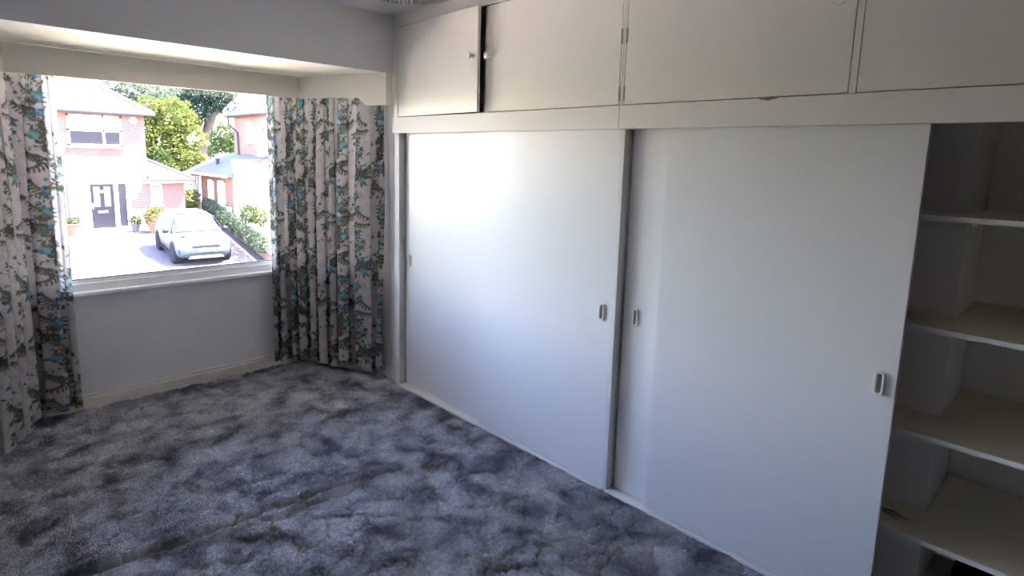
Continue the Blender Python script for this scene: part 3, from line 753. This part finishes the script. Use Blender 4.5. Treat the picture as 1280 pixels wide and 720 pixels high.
# ------------------------------------------------------------------ house opposite
YA = 31.98; GA = gz(YA)
M['white_w'] = mat('white_window_frame', (0.80, 0.80, 0.80), .4)
M['dark_pane'] = mat('dark_window_pane', (0.012, 0.012, 0.018), .3, .1)
M['pale_pane'] = mat('pale_reflecting_pane', (0.06, 0.065, 0.075), .3, .2)
M['blind'] = mat('white_blind', (0.75, 0.74, 0.72), .7)
M['tiles'] = mat('pinkish_roof_tile', (0.13, 0.105, 0.10), .85, .1, var=.12, scale=8)
M['slate'] = mat('grey_slate', (0.055, 0.058, 0.075), .7, .1, var=.12, scale=8)
M['gutter'] = mat('grey_gutter', (0.03, 0.032, 0.042), .6, .1)
M['door_dark'] = mat('dark_front_door', (0.008, 0.0075, 0.012), .5, .1)
M['brickB'] = brick_mat('orange_brick', (0.15, 0.050, 0.030), (0.18, 0.065, 0.038), (0.20, 0.16, 0.14))
M['render_w'] = mat('white_render', (0.76, 0.74, 0.71), .85)
M['terra'] = mat('terracotta', (0.15, 0.065, 0.04), .8); M['pot_dark'] = mat('dark_pot', (0.06, 0.06, 0.06), .6)
M['leadwhite'] = mat('white_plastic', (0.8, 0.8, 0.8), .4)
hA = thing('house', 'red brick two storey house opposite with dark front door', 'house', (4.0, YA + 4, GA))
obj('wall', box(-2.5, 7.30, YA, YA + 8, GA, 3.06), M['brickA'], hA)
def hip_roof(x0, x1, y0, y1, z, rise, inset, over=.35):
    x0 -= over; x1 += over; y0 -= over; y1 += over; ym = (y0 + y1) / 2
    mb = MB(); vs = [(x0, y0, z), (x1, y0, z), (x1, y1, z), (x0, y1, z), (x0 + inset, ym, z + rise), (x1 - inset, ym, z + rise)]
    return mb.add(vs, [(0, 1, 5, 4), (1, 2, 5), (2, 3, 4, 5), (3, 0, 4), (3, 2, 1, 0)])
rf = obj('roof', hip_roof(-2.5, 7.30, YA, YA + 8, 3.10, 3.0, 4.35), M['tiles'], hA)
obj('ridge_tiles', MB().tube([(7.65, YA - .35, 3.12), (7.65 - 4.35, YA + 4, 6.12), (-2.5 + 4.0, YA + 4, 6.12)], .09, 8), M['slate'], rf)
obj('gutter', MB().tube([(-2.85, YA - .38, 3.06), (7.65, YA - .38, 3.06), (7.68, YA + 8, 3.06)], .07, 8), M['gutter'], hA)
def win(parent, x0, x1, z0, z1, y, cols, rows, pm, fw=.06, name='window', axis='y', sgn=-1):
    """window in a wall: frame with a proud border and separate panes"""
    def b(mb, a0, a1, c0, c1, d0, d1):
        return mb.box(a0, a1, y + sgn * d0, y + sgn * d1, c0, c1) if axis == 'y' else mb.box(y + sgn * d0, y + sgn * d1, a0, a1, c0, c1)
    fr = MB(); b(fr, x0, x1, z0, z0 + fw, -.02, .05); b(fr, x0, x1, z1 - fw, z1, -.02, .05); 
    xs = [x0 + fw / 2] + list(cols) + [x1 - fw / 2]; zs_ = [z0 + fw / 2] + list(rows) + [z1 - fw / 2]
    for x in xs: b(fr, x - fw / 2, x + fw / 2, z0, z1, -.02, .05)
    for z in rows: b(fr, x0, x1, z - fw / 2, z + fw / 2, -.02, .05)
    w = obj(name, fr, M['white_w'], parent)
    k = 0
    for j in range(len(zs_) - 1):
        for i in range(len(xs) - 1):
            m = pm[k % len(pm)]; k += 1
            obj('pane', b(MB(), xs[i] + fw / 2, xs[i + 1] - fw / 2, zs_[j] + fw / 2, zs_[j + 1] - fw / 2, 0, .02), M[m], w)
    sl2 = MB(); b(sl2, x0 - .06, x1 + .06, z0 - .07, z0, -.02, .12); obj('sill', sl2, M['white_w'], w)
    return w
win(hA, 4.36, 6.38, 1.56, 2.92, YA, (5.68,), (2.26,), ('dark_pane', 'dark_pane', 'blind', 'blind'), .09)
win(hA, .6, 2.9, 1.56, 2.92, YA, (1.75,), (2.26,), ('dark_pane', 'dark_pane', 'blind', 'blind'), .09)
for k in range(26):
    obj('header_brick', box(4.30 + k * .079, 4.30 + k * .079 + .07, YA - .012, YA + .02, 1.25, 1.47), M['brickA'], hA)
# entrance: frame, side lights, door
pr = MB(); pr.box(4.22, 4.42, YA - .05, YA + .05, GA, -.101); pr.box(4.74, 5.0, YA - .05, YA + .05, GA, -.101); pr.box(5.90, 6.06, YA - .05, YA + .05, GA, -.101); pr.box(6.38, 6.56, YA - .05, YA + .05, GA, -.101); pr.box(4.22, 6.56, YA - .05, YA + .05, -.10, .02)
pr.box(4.42, 4.74, YA - .05, YA + .05, GA, GA + .2); pr.box(6.06, 6.38, YA - .05, YA + .05, GA, GA + .1)
obj('porch_frame', pr, M['white_w'], hA)
obj('side_light', box(4.42, 4.74, YA - .02, YA + .02, GA + .2, -.10), M['pale_pane'], hA)
obj('side_light', box(6.06, 6.38, YA - .02, YA + .02, GA + .1, -.10), M['dark_pane'], hA)
fd = obj('front_door', box(5.0, 5.90, YA - .04, YA + .03, GA + .08, -.10), M['door_dark'], hA, bevel=.01)
for x in (5.12, 5.52): obj('door_glass', box(x, x + .24, YA - .045, YA - .04, GA + 1.05, -.22), M['pale_pane'], fd)
obj('door_knocker', MB().lathe([(.06, 0), (.06, .02), (.03, .035)], 12, Matrix.Translation((5.44, YA - .05, -.45)) @ Matrix.Rotation(math.pi / 2, 4, 'X')), M['leadwhite'], fd)
obj('letter_plate', box(5.26, 5.62, YA - .06, YA - .04, GA + .78, GA + .86), M['leadwhite'], fd)
obj('door_handle', box(5.05, 5.09, YA - .09, YA - .04, GA + .95, GA + 1.20), M['leadwhite'], fd)
obj('door_step', box(4.3, 6.5, YA - .75, YA - .06, GA - .05, GA + .07), M['render_w'], hA)
obj('alarm_box', MB().lathe([(.17, 0), (.17, .06), (.14, .09)], 6, Matrix.Translation((6.85, YA - .0, 2.78)) @ Matrix.Rotation(math.pi / 2, 4, 'X')), M['leadwhite'], hA)
# single storey wing
wg = obj('wing_wall', box(7.302, 8.85, YA + .02, YA + 5, GA, .05), M['brickA'], hA)
mb = MB(); vs = [(6.95, YA - .35, .10), (9.15, YA - .35, .10), (9.15, YA + 5.3, .10), (7.30, YA + 5.3, .10), (7.30, YA + 2.2, 1.25), (7.30, YA + 4, 1.25)]
wr2 = obj('wing_roof', MB().add([(7.31, YA - .35, .10), (9.2, YA - .35, .10), (9.2, YA + 5.3, .10), (7.31, YA + 5.3, .10), (7.31, YA + 1.5, 1.10), (7.31, YA + 4.0, 1.10)], [(0, 1, 4), (1, 2, 5, 4), (2, 3, 5), (3, 0, 4, 5), (3, 2, 1, 0)]), M['tiles'], hA)
obj('hip_tiles', MB().tube([(9.22, YA - .37, .13), (7.33, YA + 1.5, 1.13)], .07, 8), M['slate'], wr2)
obj('gutter', MB().tube([(7.0, YA - .38, .06), (9.22, YA - .38, .06), (9.25, YA + 5.3, .06)], .06, 8), M['gutter'], hA)
obj('fascia_board', box(7.0, 9.15, YA - .33, YA - .30, -.08, .10), M['white_w'], hA)
win(hA, 7.36, 7.86, -1.12, -.10, YA + .02, (), (-.52,), ('pale_pane', 'pale_pane'), .07)

# ------------------------------------------------------------------ neighbouring house on the right
XB = 10.85; GB = gz(34)
hB = thing('house', 'orange brick house with slate lean-to roof and white end wall beyond the hedge', 'house', (12.5, 34.5, GB))
obj('extension_wall', box(XB, 12.6, 31.2, 37.6, GB - .2, .24), M['brickB'], hB)
obj('extension_roof', MB().add([(XB - .3, 31.0, .28), (XB - .3, 37.9, .28), (12.62, 37.9, 1.35), (12.62, 31.0, 1.35), (XB - .3, 31.0, .20), (XB - .3, 37.9, .20), (12.62, 37.9, .20), (12.62, 31.0, .20)],
    [(0, 3, 2, 1), (4, 5, 6, 7), (0, 1, 5, 4), (1, 2, 6, 5), (2, 3, 7, 6), (3, 0, 4, 7)]), M['slate'], hB)
obj('gutter', MB().tube([(XB - .33, 31.0, .22), (XB - .33, 37.9, .22)], .06, 8), M['leadwhite'], hB)
obj('roof_vent', MB().lathe([(.09, .5), (.09, 1.0), (.13, 1.0), (.13, 1.08)], 10, Matrix.Translation((11.5, 35.2, 0))), M['gutter'], hB)
obj('end_wall', box(XB + .02, 15.0, 30.85, 31.18, GB - .4, .95), M['render_w'], hB)
obj('wall_coping', box(XB - .03, 15.0, 30.80, 31.22, .955, 1.12), M['brickB'], hB)
obj('main_wall', box(12.63, 20.0, 28.0, 35.7, GB, 3.45), M['brickB'], hB)
obj('main_roof', hip_roof(12.63, 20.0, 28.0, 35.7, 3.5, 2.6, 3.6, .3), M['tiles'], hB)
obj('gutter', MB().tube([(12.28, 27.7, 3.46), (12.28, 36.0, 3.46), (15, 36.0, 3.46)], .07, 8), M['gutter'], hB)
obj('downpipe', MB().tube([(12.30, 35.6, 3.40), (12.32, 35.6, 3.0), (12.55, 35.0, 2.55), (12.56, 34.9, 1.2)], .055, 8), M['gutter'], hB)
win(hB, 33.05, 33.75, 2.0, 3.15, 12.63, (), (), ('blind',), .08, axis='x')
win(hB, 31.4, 32.2, 1.35, 2.7, 12.63, (), (), ('pale_pane',), .08, axis='x')
win(hB, 34.0, 34.85, -1.35, -.05, XB, (), (), ('blind',), .08, axis='x')
win(hB, 32.3, 33.3, -1.35, -.05, XB, (), (), ('blind',), .08, axis='x')
win(hB, 36.3, 37.5, -1.15, .05, XB, (36.7, 37.1), (), ('pale_pane',), .09, axis='x')
obj('downpipe', MB().tube([(XB - .08, 35.9, .15), (XB - .08, 35.9, GB)], .05, 8), M['white_w'], hB)
obj('meter_box', box(XB - .10, XB, 31.5, 32.2, -1.95, -1.35), M['leadwhite'], hB)
# far house glimpsed between the trees
hC = thing('house', 'distant pale house with pinkish roof seen behind the trees', 'house', (22, 66, 0))
obj('wall', box(19.0, 25, 64, 72, -1.5, 3.1), M['render_w'], hC)
obj('roof', hip_roof(19.0, 25, 64, 72, 3.1, 2.6, 3.0), M['tiles'], hC)
win(hC, 20.2, 21.2, 1.0, 2.2, 64, (), (), ('dark_pane',), .12)
for k, (y_) in enumerate((66, 69)): pass

# boundary wall and hedge
b0, b1 = gsolve(262, 268), gsolve(333, 326)
bw = MB(); bd = Vector((b1.x - b0.x, b1.y - b0.y)).normalized(); bn = Vector((bd.y, -bd.x))
def bwall(o0, o1, z0, z1):
    a = Vector((b0.x, b0.y)); e = Vector((b1.x, b1.y)) + bd * 3
    P4 = [a + bn * o0, e + bn * o0, e + bn * o1, a + bn * o1]
    vs = [(p.x, p.y, gz(p.y) + z) for z in (z0, z1) for p in P4]
    return MB().add(vs, [(0, 3, 2, 1), (4, 5, 6, 7), (0, 1, 5, 4), (1, 2, 6, 5), (2, 3, 7, 6), (3, 0, 4, 7)])
sgn_ = 1 if bn.x > 0 else -1
gw = thing('garden_wall', 'low red brick garden wall under the hedge beside the car', 'wall', (b0.x, b0.y, gz(b0.y)))
obj('brickwork', bwall(0, sgn_ * .22, -.1, .42), M['brickB'], gw)
obj('coping', bwall(-sgn_ * .03, sgn_ * .25, .421, .50), M['render_w'], gw)

# ------------------------------------------------------------------ leaves
def leaf_mat(name, c, tr=.35):
    m = bpy.data.materials.new(name); m.use_nodes = True; nt = m.node_tree; nt.nodes.remove(nt.nodes['Principled BSDF']); out = nt.nodes['Material Output']
    df = nt.nodes.new('ShaderNodeBsdfDiffuse'); tl = nt.nodes.new('ShaderNodeBsdfTranslucent'); mx = nt.nodes.new('ShaderNodeMixShader'); mx.inputs[0].default_value = tr
    g = nt.nodes.new('ShaderNodeNewGeometry'); n = nt.nodes.new('ShaderNodeTexNoise'); n.inputs['Scale'].default_value = 1.3
    nt.links.new(g.outputs['Position'], n.inputs['Vector']); r = nt.nodes.new('ShaderNodeValToRGB'); c = np.array(c)
    r.color_ramp.elements[0].position = .35; r.color_ramp.elements[1].position = .65
    r.color_ramp.elements[0].color = (*(c * .75), 1); r.color_ramp.elements[1].color = (*(c * 1.25), 1)
    nt.links.new(n.outputs[0], r.inputs[0]); nt.links.new(r.outputs[0], df.inputs[0]); nt.links.new(r.outputs[0], tl.inputs[0])
    nt.links.new(df.outputs[0], mx.inputs[1]); nt.links.new(tl.outputs[0], mx.inputs[2]); nt.links.new(mx.outputs[0], out.inputs[0]); return m
M['lf_lime'] = leaf_mat('lime_leaves', (0.062, 0.074, 0.020)); M['lf_dark'] = leaf_mat('dark_leaves', (0.012, 0.022, 0.018), .25)
M['lf_mid'] = leaf_mat('mid_leaves', (0.035, 0.052, 0.018)); M['lf_hedge'] = leaf_mat('hedge_leaves', (0.030, 0.040, 0.025), .2); M['lf_hazy'] = leaf_mat('hazy_leaves', (0.045, 0.060, 0.045))
M['bark'] = mat('bark', (0.028, 0.022, 0.021), .9, .1, var=.25, scale=4, bump=.6, bscale=20)
def blobs_leaves(blobs, n, size, seed):
    r = np.random.default_rng(seed); B = np.array(blobs, float); vol = B[:, 3] * B[:, 4] * B[:, 5]
    pick = r.choice(len(B), n, p=vol / vol.sum()); b = B[pick]
    d = r.normal(size=(n, 3)); d /= np.linalg.norm(d, axis=1)[:, None]
    rad = r.uniform(.45, 1.0, n) ** .5 * (1 + .18 * np.sin(d[:, 0] * 7 + pick) * np.sin(d[:, 2] * 6 + pick))
    c = b[:, :3] + d * b[:, 3:6] * rad[:, None]
    a = r.normal(size=(n, 3)); a /= np.linalg.norm(a, axis=1)[:, None]; t = np.cross(a, r.normal(size=(n, 3))); t /= np.linalg.norm(t, axis=1)[:, None]
    s = size * r.uniform(.6, 1.3, n)[:, None]
    V = np.stack([c - a * s, c + t * s * .5, c + a * s, c - t * s * .5], 1).reshape(-1, 3)
    return V, np.arange(4 * n).reshape(-1, 4)
def leaves(name, parent, blobs, n, size, m, seed):
    V, F = blobs_leaves(blobs, n, size, seed); o = np.array(world_off(parent))
    return big_mesh(name, V - o, F, M[m], parent, smooth=False)
def tree(label, base, trunk, blobs, n, size, m, seed, group=None, name='tree', rad=.25):
    t = thing(name, label, 'tree' if name == 'tree' else 'shrub', base, group)
    if trunk:
        tm = MB()
        for pts, r0 in trunk:
            k = len(pts); tm.tube(pts, [r0 * (1 - .65 * i / (k - 1)) for i in range(k)], 9)
        obj('trunk', tm, M['bark'], t, smooth='all')
    leaves('foliage', t, blobs, n, size, m, seed)
    return t
def at(u, v, y): return on_y(u, v, y)
def blob(u, v, y, r, rz=None): p = at(u, v, y); return (p.x, p.y, p.z, r, r, rz or r)
# lime tree behind the house
y = 42; p = at(215, 214, y); g0 = (p.x, y, gz(y))
tree('large lime green leafy tree behind the brick house', g0, [([(p.x, y, gz(y)), (p.x, y, 0), (p.x + .2, y, 2.5)], .25)],
     [blob(195, 165, y, 1.3), blob(215, 150, y, 1.4), blob(232, 170, y, 1.2), blob(205, 190, y, 1.5), blob(228, 200, y, 1.2), blob(190, 210, y, 1.2), blob(185, 140, y, 1.0), blob(212, 215, y, 1.0, 1.3)], 9000, .13, 'lf_lime', 1)
y = 38.6; p = at(203, 218, y)
tree('narrow light green conifer standing before the lime tree', (p.x, y, gz(y)), [([(p.x, y, gz(y)), (p.x, y, .5)], .12)],
     [blob(203, 200, y, .5, .7), blob(204, 212, y, .75, .8), blob(204, 226, y, .9, 1.2)], 3000, .10, 'lf_mid', 2)
# tall tree with bare forked trunk
y = 52; pb = at(255, 206, y); p1 = at(257, 178, y); p2 = at(260, 160, y); p3 = at(266, 144, y); p4 = at(274, 130, y); p5 = at(258, 140, y); p6 = at(254, 124, y); p7 = at(284, 128, y)
tree('tall dark leaved tree with thick forked trunk', (pb.x, y, gz(y)), [([(pb.x, y, gz(y)), pb, p1, p2, p3, p4], .62), ([p2, p5, p6], .30), ([p3, p7, at(288, 118, y)], .25)],
     [blob(240, 138, y, 1.3), blob(252, 122, y, 1.4), blob(238, 152, y, 1.0, .8), blob(270, 118, y, 1.3), blob(282, 132, y, .9), blob(232, 146, y, .7), blob(258, 108, y, 1.6), blob(285, 112, y, 1.0)], 5500, .15, 'lf_dark', 3)
y = 46; p = at(281, 190, y)
tree('round mid green bush beside the neighbouring brick gable', (p.x, y, gz(y)), [([(p.x, y, gz(y)), (p.x, y, 0)], .12)], [blob(281, 172, y, 1.0, 1.1), blob(278, 190, y, 1.1, 1.1), blob(286, 180, y, .9)], 3000, .11, 'lf_mid', 4)
y = 75
tree('hazy pale tree rising behind the house roof', (at(160, 120, y).x, y, gz(y)), [([(at(160, 120, y).x, y, gz(y)), (at(160, 120, y).x, y, 6)], .4)], [blob(150, 118, y, 2.6), blob(170, 128, y, 3.0), blob(185, 112, y, 2.6), blob(160, 150, y, 3.2)], 4200, .25, 'lf_hazy', 5, 'hazy trees far behind')
y = 88
tree('hazy pale tree between the lime tree and the forked tree', (at(215, 120, y).x, y, gz(y)), [([(at(215, 120, y).x, y, gz(y)), (at(215, 120, y).x, y, 6)], .4)], [blob(205, 115, y, 2.6), blob(222, 122, y, 2.6), blob(215, 140, y, 3.0), blob(235, 112, y, 2.2)], 4200, .25, 'lf_hazy', 6, 'hazy trees far behind')
y = 39.2; p = at(245, 208, y)
tree('yellowish bush by the corner of the slate roof', (p.x, y, gz(y)), None, [blob(240, 200, y, .55), blob(248, 204, y, .5), blob(236, 215, y, .6, .8)], 1500, .09, 'lf_lime', 7, name='shrub')
y = 34.4; p = at(219, 250, y)
tree('loose pale bush at the end of the brick wing', (p.x + .6, y, gz(y)), None, [(9.75, y, -1.2, .42, .42, .55), (9.7, y, -1.75, .45, .45, .5), (9.95, y + .3, -.9, .4, .4, .4)], 1300, .08, 'lf_lime', 8, name='shrub')
hg = tag(leaves('hedge', None, [(b0.x + (b1.x - b0.x) * t + sgn_ * .30 * bn.x * sgn_, b0.y + (b1.y - b0.y) * t, gz(b0.y + (b1.y - b0.y) * t) + .78, .33, .50, .34) for t in np.linspace(.12, 1.05, 15)], 9000, .055, 'lf_hedge', 9), 'clipped green hedge growing over the low garden wall', 'hedge')
p = gsolve(300, 297)
tree('pale yellow green bush behind the hedge', (p.x + 1.0, p.y + 1.5, gz(p.y + 1.5)), None, [(p.x + 1.0, p.y + 1.5, gz(p.y) + .9, .45, .45, .45), (p.x + 1.3, p.y + .9, gz(p.y) + .8, .4, .4, .4)], 1200, .07, 'lf_lime', 10, name='shrub')

# pots by the front door
def pot(label, x, y, r0, h, m, lm, n, lr, lh, seed):
    t = thing('plant_pot', label, 'plant pot', (x, y, gz(y)))
    obj('pot', MB().lathe([(r0 * .7, gz(y)), (r0, gz(y) + h * .88), (r0 * 1.1, gz(y) + h * .9), (r0 * 1.1, gz(y) + h), (r0 * .9, gz(y) + h)], 18, Matrix.Translation((x, y, 0))), M[m], t, smooth=True)
    leaves('plant', t, [(x, y, gz(y) + h + lh * .6, lr, lr, lh)], n, .06, lm, seed)
pot('dark pot with small green plant on the door step side', 6.45, YA - 1.0, .17, .34, 'pot_dark', 'lf_mid', 250, .24, .22, 21)
pot('big terracotta pot with leafy plant near the car', 7.15, YA - 1.6, .34, .50, 'terra', 'lf_lime', 700, .48, .42, 22)
pot('terracotta pot standing before the house side light', 4.15, YA - .95, .30, .48, 'terra', 'lf_mid', 300, .26, .18, 23)

# ------------------------------------------------------------------ parked car
M['car'] = mat('silver_blue_car_paint', (0.050, 0.060, 0.080), .35, .25, metal=.1, coat=.1)
M['carglass'] = mat('car_glass', (0.022, 0.032, 0.055), .3, .15); M['tyre'] = mat('tyre_rubber', (0.012, 0.012, 0.013), .9, .1)
M['alloy'] = mat('alloy_rim', (0.10, 0.10, 0.11), .4, .3, metal=.3); M['blackpl'] = mat('black_trim', (0.012, 0.012, 0.014), .6, .1); M['lampg'] = mat('headlamp_glass', (0.16, 0.18, 0.22), .2, .3)
wFL, wFR = gsolve(216, 329), gsolve(284, 322)
cxy = Vector(((wFL.x + wFR.x) / 2, wFL.y))
head = math.atan2(-.996, -.07)
cc_ = Vector((cxy.x, cxy.y, 0)) - Vector((math.cos(head), math.sin(head), 0)) * 1.33
car = thing('car', 'silver blue compact off-road car parked on the paved drive', 'car', (cc_.x, cc_.y, gz(cc_.y)), None, head)
car.rotation_euler = (0, math.atan(.05) * 1.0, head)
def loft(secs):
    mb = MB(); k = len(secs[0]); vs = [p for s in secs for p in s]; fs = []
    for i in range(len(secs) - 1):
        for j in range(k): j2 = (j + 1) % k; fs.append((i * k + j, i * k + j2, (i + 1) * k + j2, (i + 1) * k + j))
    fs.append(tuple(range(k))); fs.append(tuple((len(secs) - 1) * k + j for j in range(k)))
    return mb.add(vs, fs)
def body_sec(x, w, zb, zt, wt, crown=.03):
    h_ = [(w * .86, zb), (w * .97, zb + .10), (w, zb + (zt - zb) * .42), (w * .985, zb + (zt - zb) * .72), (wt, zt - .02), (wt * .8, zt + crown * .6), (wt * .4, zt + crown), (0, zt + crown * 1.1)]
    return [(x, a, b) for a, b in h_] + [(x, -a, b) for a, b in h_[-2::-1]]
secs = [body_sec(*s) for s in ((-2.20, .74, .52, .90, .66), (-2.13, .86, .34, 1.02, .78), (-1.9, .92, .27, 1.10, .86), (-1.3, .95, .25, 1.10, .90), (-.4, .945, .25, 1.06, .90), (.5, .945, .25, 1.03, .90), (.95, .95, .25, 1.03, .87, .04), (1.35, .955, .26, 1.00, .86, .05), (1.75, .93, .27, .95, .82, .05), (2.0, .87, .30, .89, .76, .04), (2.13, .78, .36, .80, .68, .03), (2.19, .66, .44, .70, .58, .02))]
bdy = obj('body', loft(secs), M['car'], car, smooth='all', local=True)
def cab_sec(x, w0, z0, w1, z1): 
    h_ = [(w0, z0), (w0 * .5 + w1 * .5 + .02, (z0 + z1) / 2), (w1, z1 - .05), (w1 * .85, z1), (w1 * .4, z1 + .02), (0, z1 + .025)]
    return [(x, a, b) for a, b in h_] + [(x, -a, b) for a, b in h_[-2::-1]]
cab = [cab_sec(*s) for s in ((-2.02, .80, 1.05, .74, 1.10), (-1.78, .84, 1.05, .66, 1.46), (-1.55, .86, 1.05, .66, 1.55), (-.6, .88, 1.03, .69, 1.62), (.15, .88, 1.02, .69, 1.60), (.32, .88, 1.02, .68, 1.55), (.72, .86, 1.02, .74, 1.28), (1.08, .82, 1.02, .80, 1.045))]
obj('cabin', loft(cab), M['car'], car, smooth='all', local=True)
def quad(name, pts, m, th=.006, par=None):
    P_ = [Vector(p) for p in pts]; nn = (P_[1] - P_[0]).cross(P_[2] - P_[0]).normalized() * th
    k = len(P_); vs = P_ + [p + nn for p in P_]
    return obj(name, MB().add(vs, [tuple(range(k)), tuple(range(2 * k - 1, k - 1, -1))] + [(i, (i + 1) % k, k + (i + 1) % k, k + i) for i in range(k)]), M[m], par or car, local=True)
quad('windscreen', [(1.07, .74, 1.085), (.38, .61, 1.585), (.38, -.61, 1.585), (1.07, -.74, 1.085)], 'carglass', .03)
quad('roof_glass', [(.18, .52, 1.625), (-1.35, .52, 1.60), (-1.35, -.52, 1.60), (.18, -.52, 1.625)], 'carglass', .022)
for s in (1, -1):
    for a, b, c_, d_ in (((.88, .04), (.20, .02)), ((-.02, .02), (-.80, .02)), ((-.86, .02), (-1.55, .06))) and [(.86, .10, .18, 0), (.05, -.78, 0, 0), (-.86, -1.62, 0, .12)]:
        x0, x1 = a, b
        quad('side_window', [(x0, s * .890, 1.08), (x0 - c_ * 2.2, s * .735, 1.52 - c_ * .2), (x1 + d_, s * .735, 1.52), (x1, s * .885, 1.10)], 'carglass', -.012 * s)
    quad('headlight', [(2.165, s * .50, .79), (2.05, s * .80, .82), (1.86, s * .885, .86), (1.90, s * .86, .74), (2.12, s * .72, .71), (2.185, s * .50, .72)], 'lampg', .03 * s)
    quad('fog_vent', [(2.16, s * .60, .62), (2.02, s * .87, .62), (2.02, s * .87, .46), (2.14, s * .64, .42)], 'blackpl', .02 * s)
    mm = MB().lathe([(.02, -.10), (.075, -.07), (.085, 0), (.075, .07), (.02, .10)], 12, Matrix.Translation((.72, s * 1.03, 1.10)) @ Matrix.Rotation(math.pi / 2, 4, 'X'))
    obj('wing_mirror', mm, M['blackpl'], car, smooth=True, local=True)
    quad('sill_trim', [(1.0, s * .955, .32), (-1.0, s * .955, .32), (-1.0, s * .93, .22), (1.0, s * .93, .22)], 'blackpl', .02 * s)
obj('grille', MB().box(2.15, 2.215, -.46, .46, .66, .75), M['blackpl'], car, local=True, bevel=.01)
obj('bonnet_vent', MB().box(1.55, 1.70, -.7, -.55, 1.02, 1.03), M['blackpl'], car, local=True)
obj('bumper_intake', MB().prism([(-.62, .33), (.62, .33), (.74, .38), (.56, .48), (-.56, .48), (-.74, .38)], 2.08, 2.205, 'x'), M['blackpl'], car, local=True)
obj('skid_plate', MB().prism([(-.60, .28), (.60, .28), (.52, .38), (-.52, .38)], 2.10, 2.225, 'x'), M['alloy'], car, local=True)
obj('number_plate', MB().box(2.19, 2.222, -.26, .26, .53, .64), M['leadwhite'], car, local=True)
for x in (1.33, -1.35):
    for s in (1, -1):
        Mx = Matrix.Translation((x, s * .85, .37)) @ Matrix.Rotation(-s * math.pi / 2, 4, 'X')
        w = obj('wheel', MB().lathe([(.25, -.11), (.35, -.11), (.372, -.06), (.372, .08), (.35, .125), (.29, .13)], 28, Mx), M['tyre'], car, smooth=True, local=True)
        rm = MB().lathe([(.285, .06), (.285, .128), (.262, .128), (.255, .10), (.06, .10), (.05, .128), (.0, .128)], 28, Mx)
        for k in range(5):
            a = k * 1.2566
            c0 = [Mx @ Vector((r_ * math.cos(a + o_), r_ * math.sin(a + o_), h_)) for r_, o_, h_ in ((.05, .5, .12), (.26, .10, .127), (.26, -.10, .127), (.05, -.5, .12), (.05, .5, .10), (.26, .10, .10), (.26, -.10, .10), (.05, -.5, .10))]
            rm.add(c0, [(0, 1, 2, 3), (7, 6, 5, 4), (0, 4, 5, 1), (1, 5, 6, 2), (2, 6, 7, 3), (3, 7, 4, 0)])
        obj('alloy_rim', rm, M['alloy'], w, local=True)
        ar = MB().lathe([(.43, -.15), (.43, .10), (.37, .10), (.37, -.15)], 28, Matrix.Translation((x, s * .85, .39)) @ Matrix.Rotation(-s * math.pi / 2, 4, 'X'))
        obj('wheel_arch', ar, M['blackpl'], car, local=True)
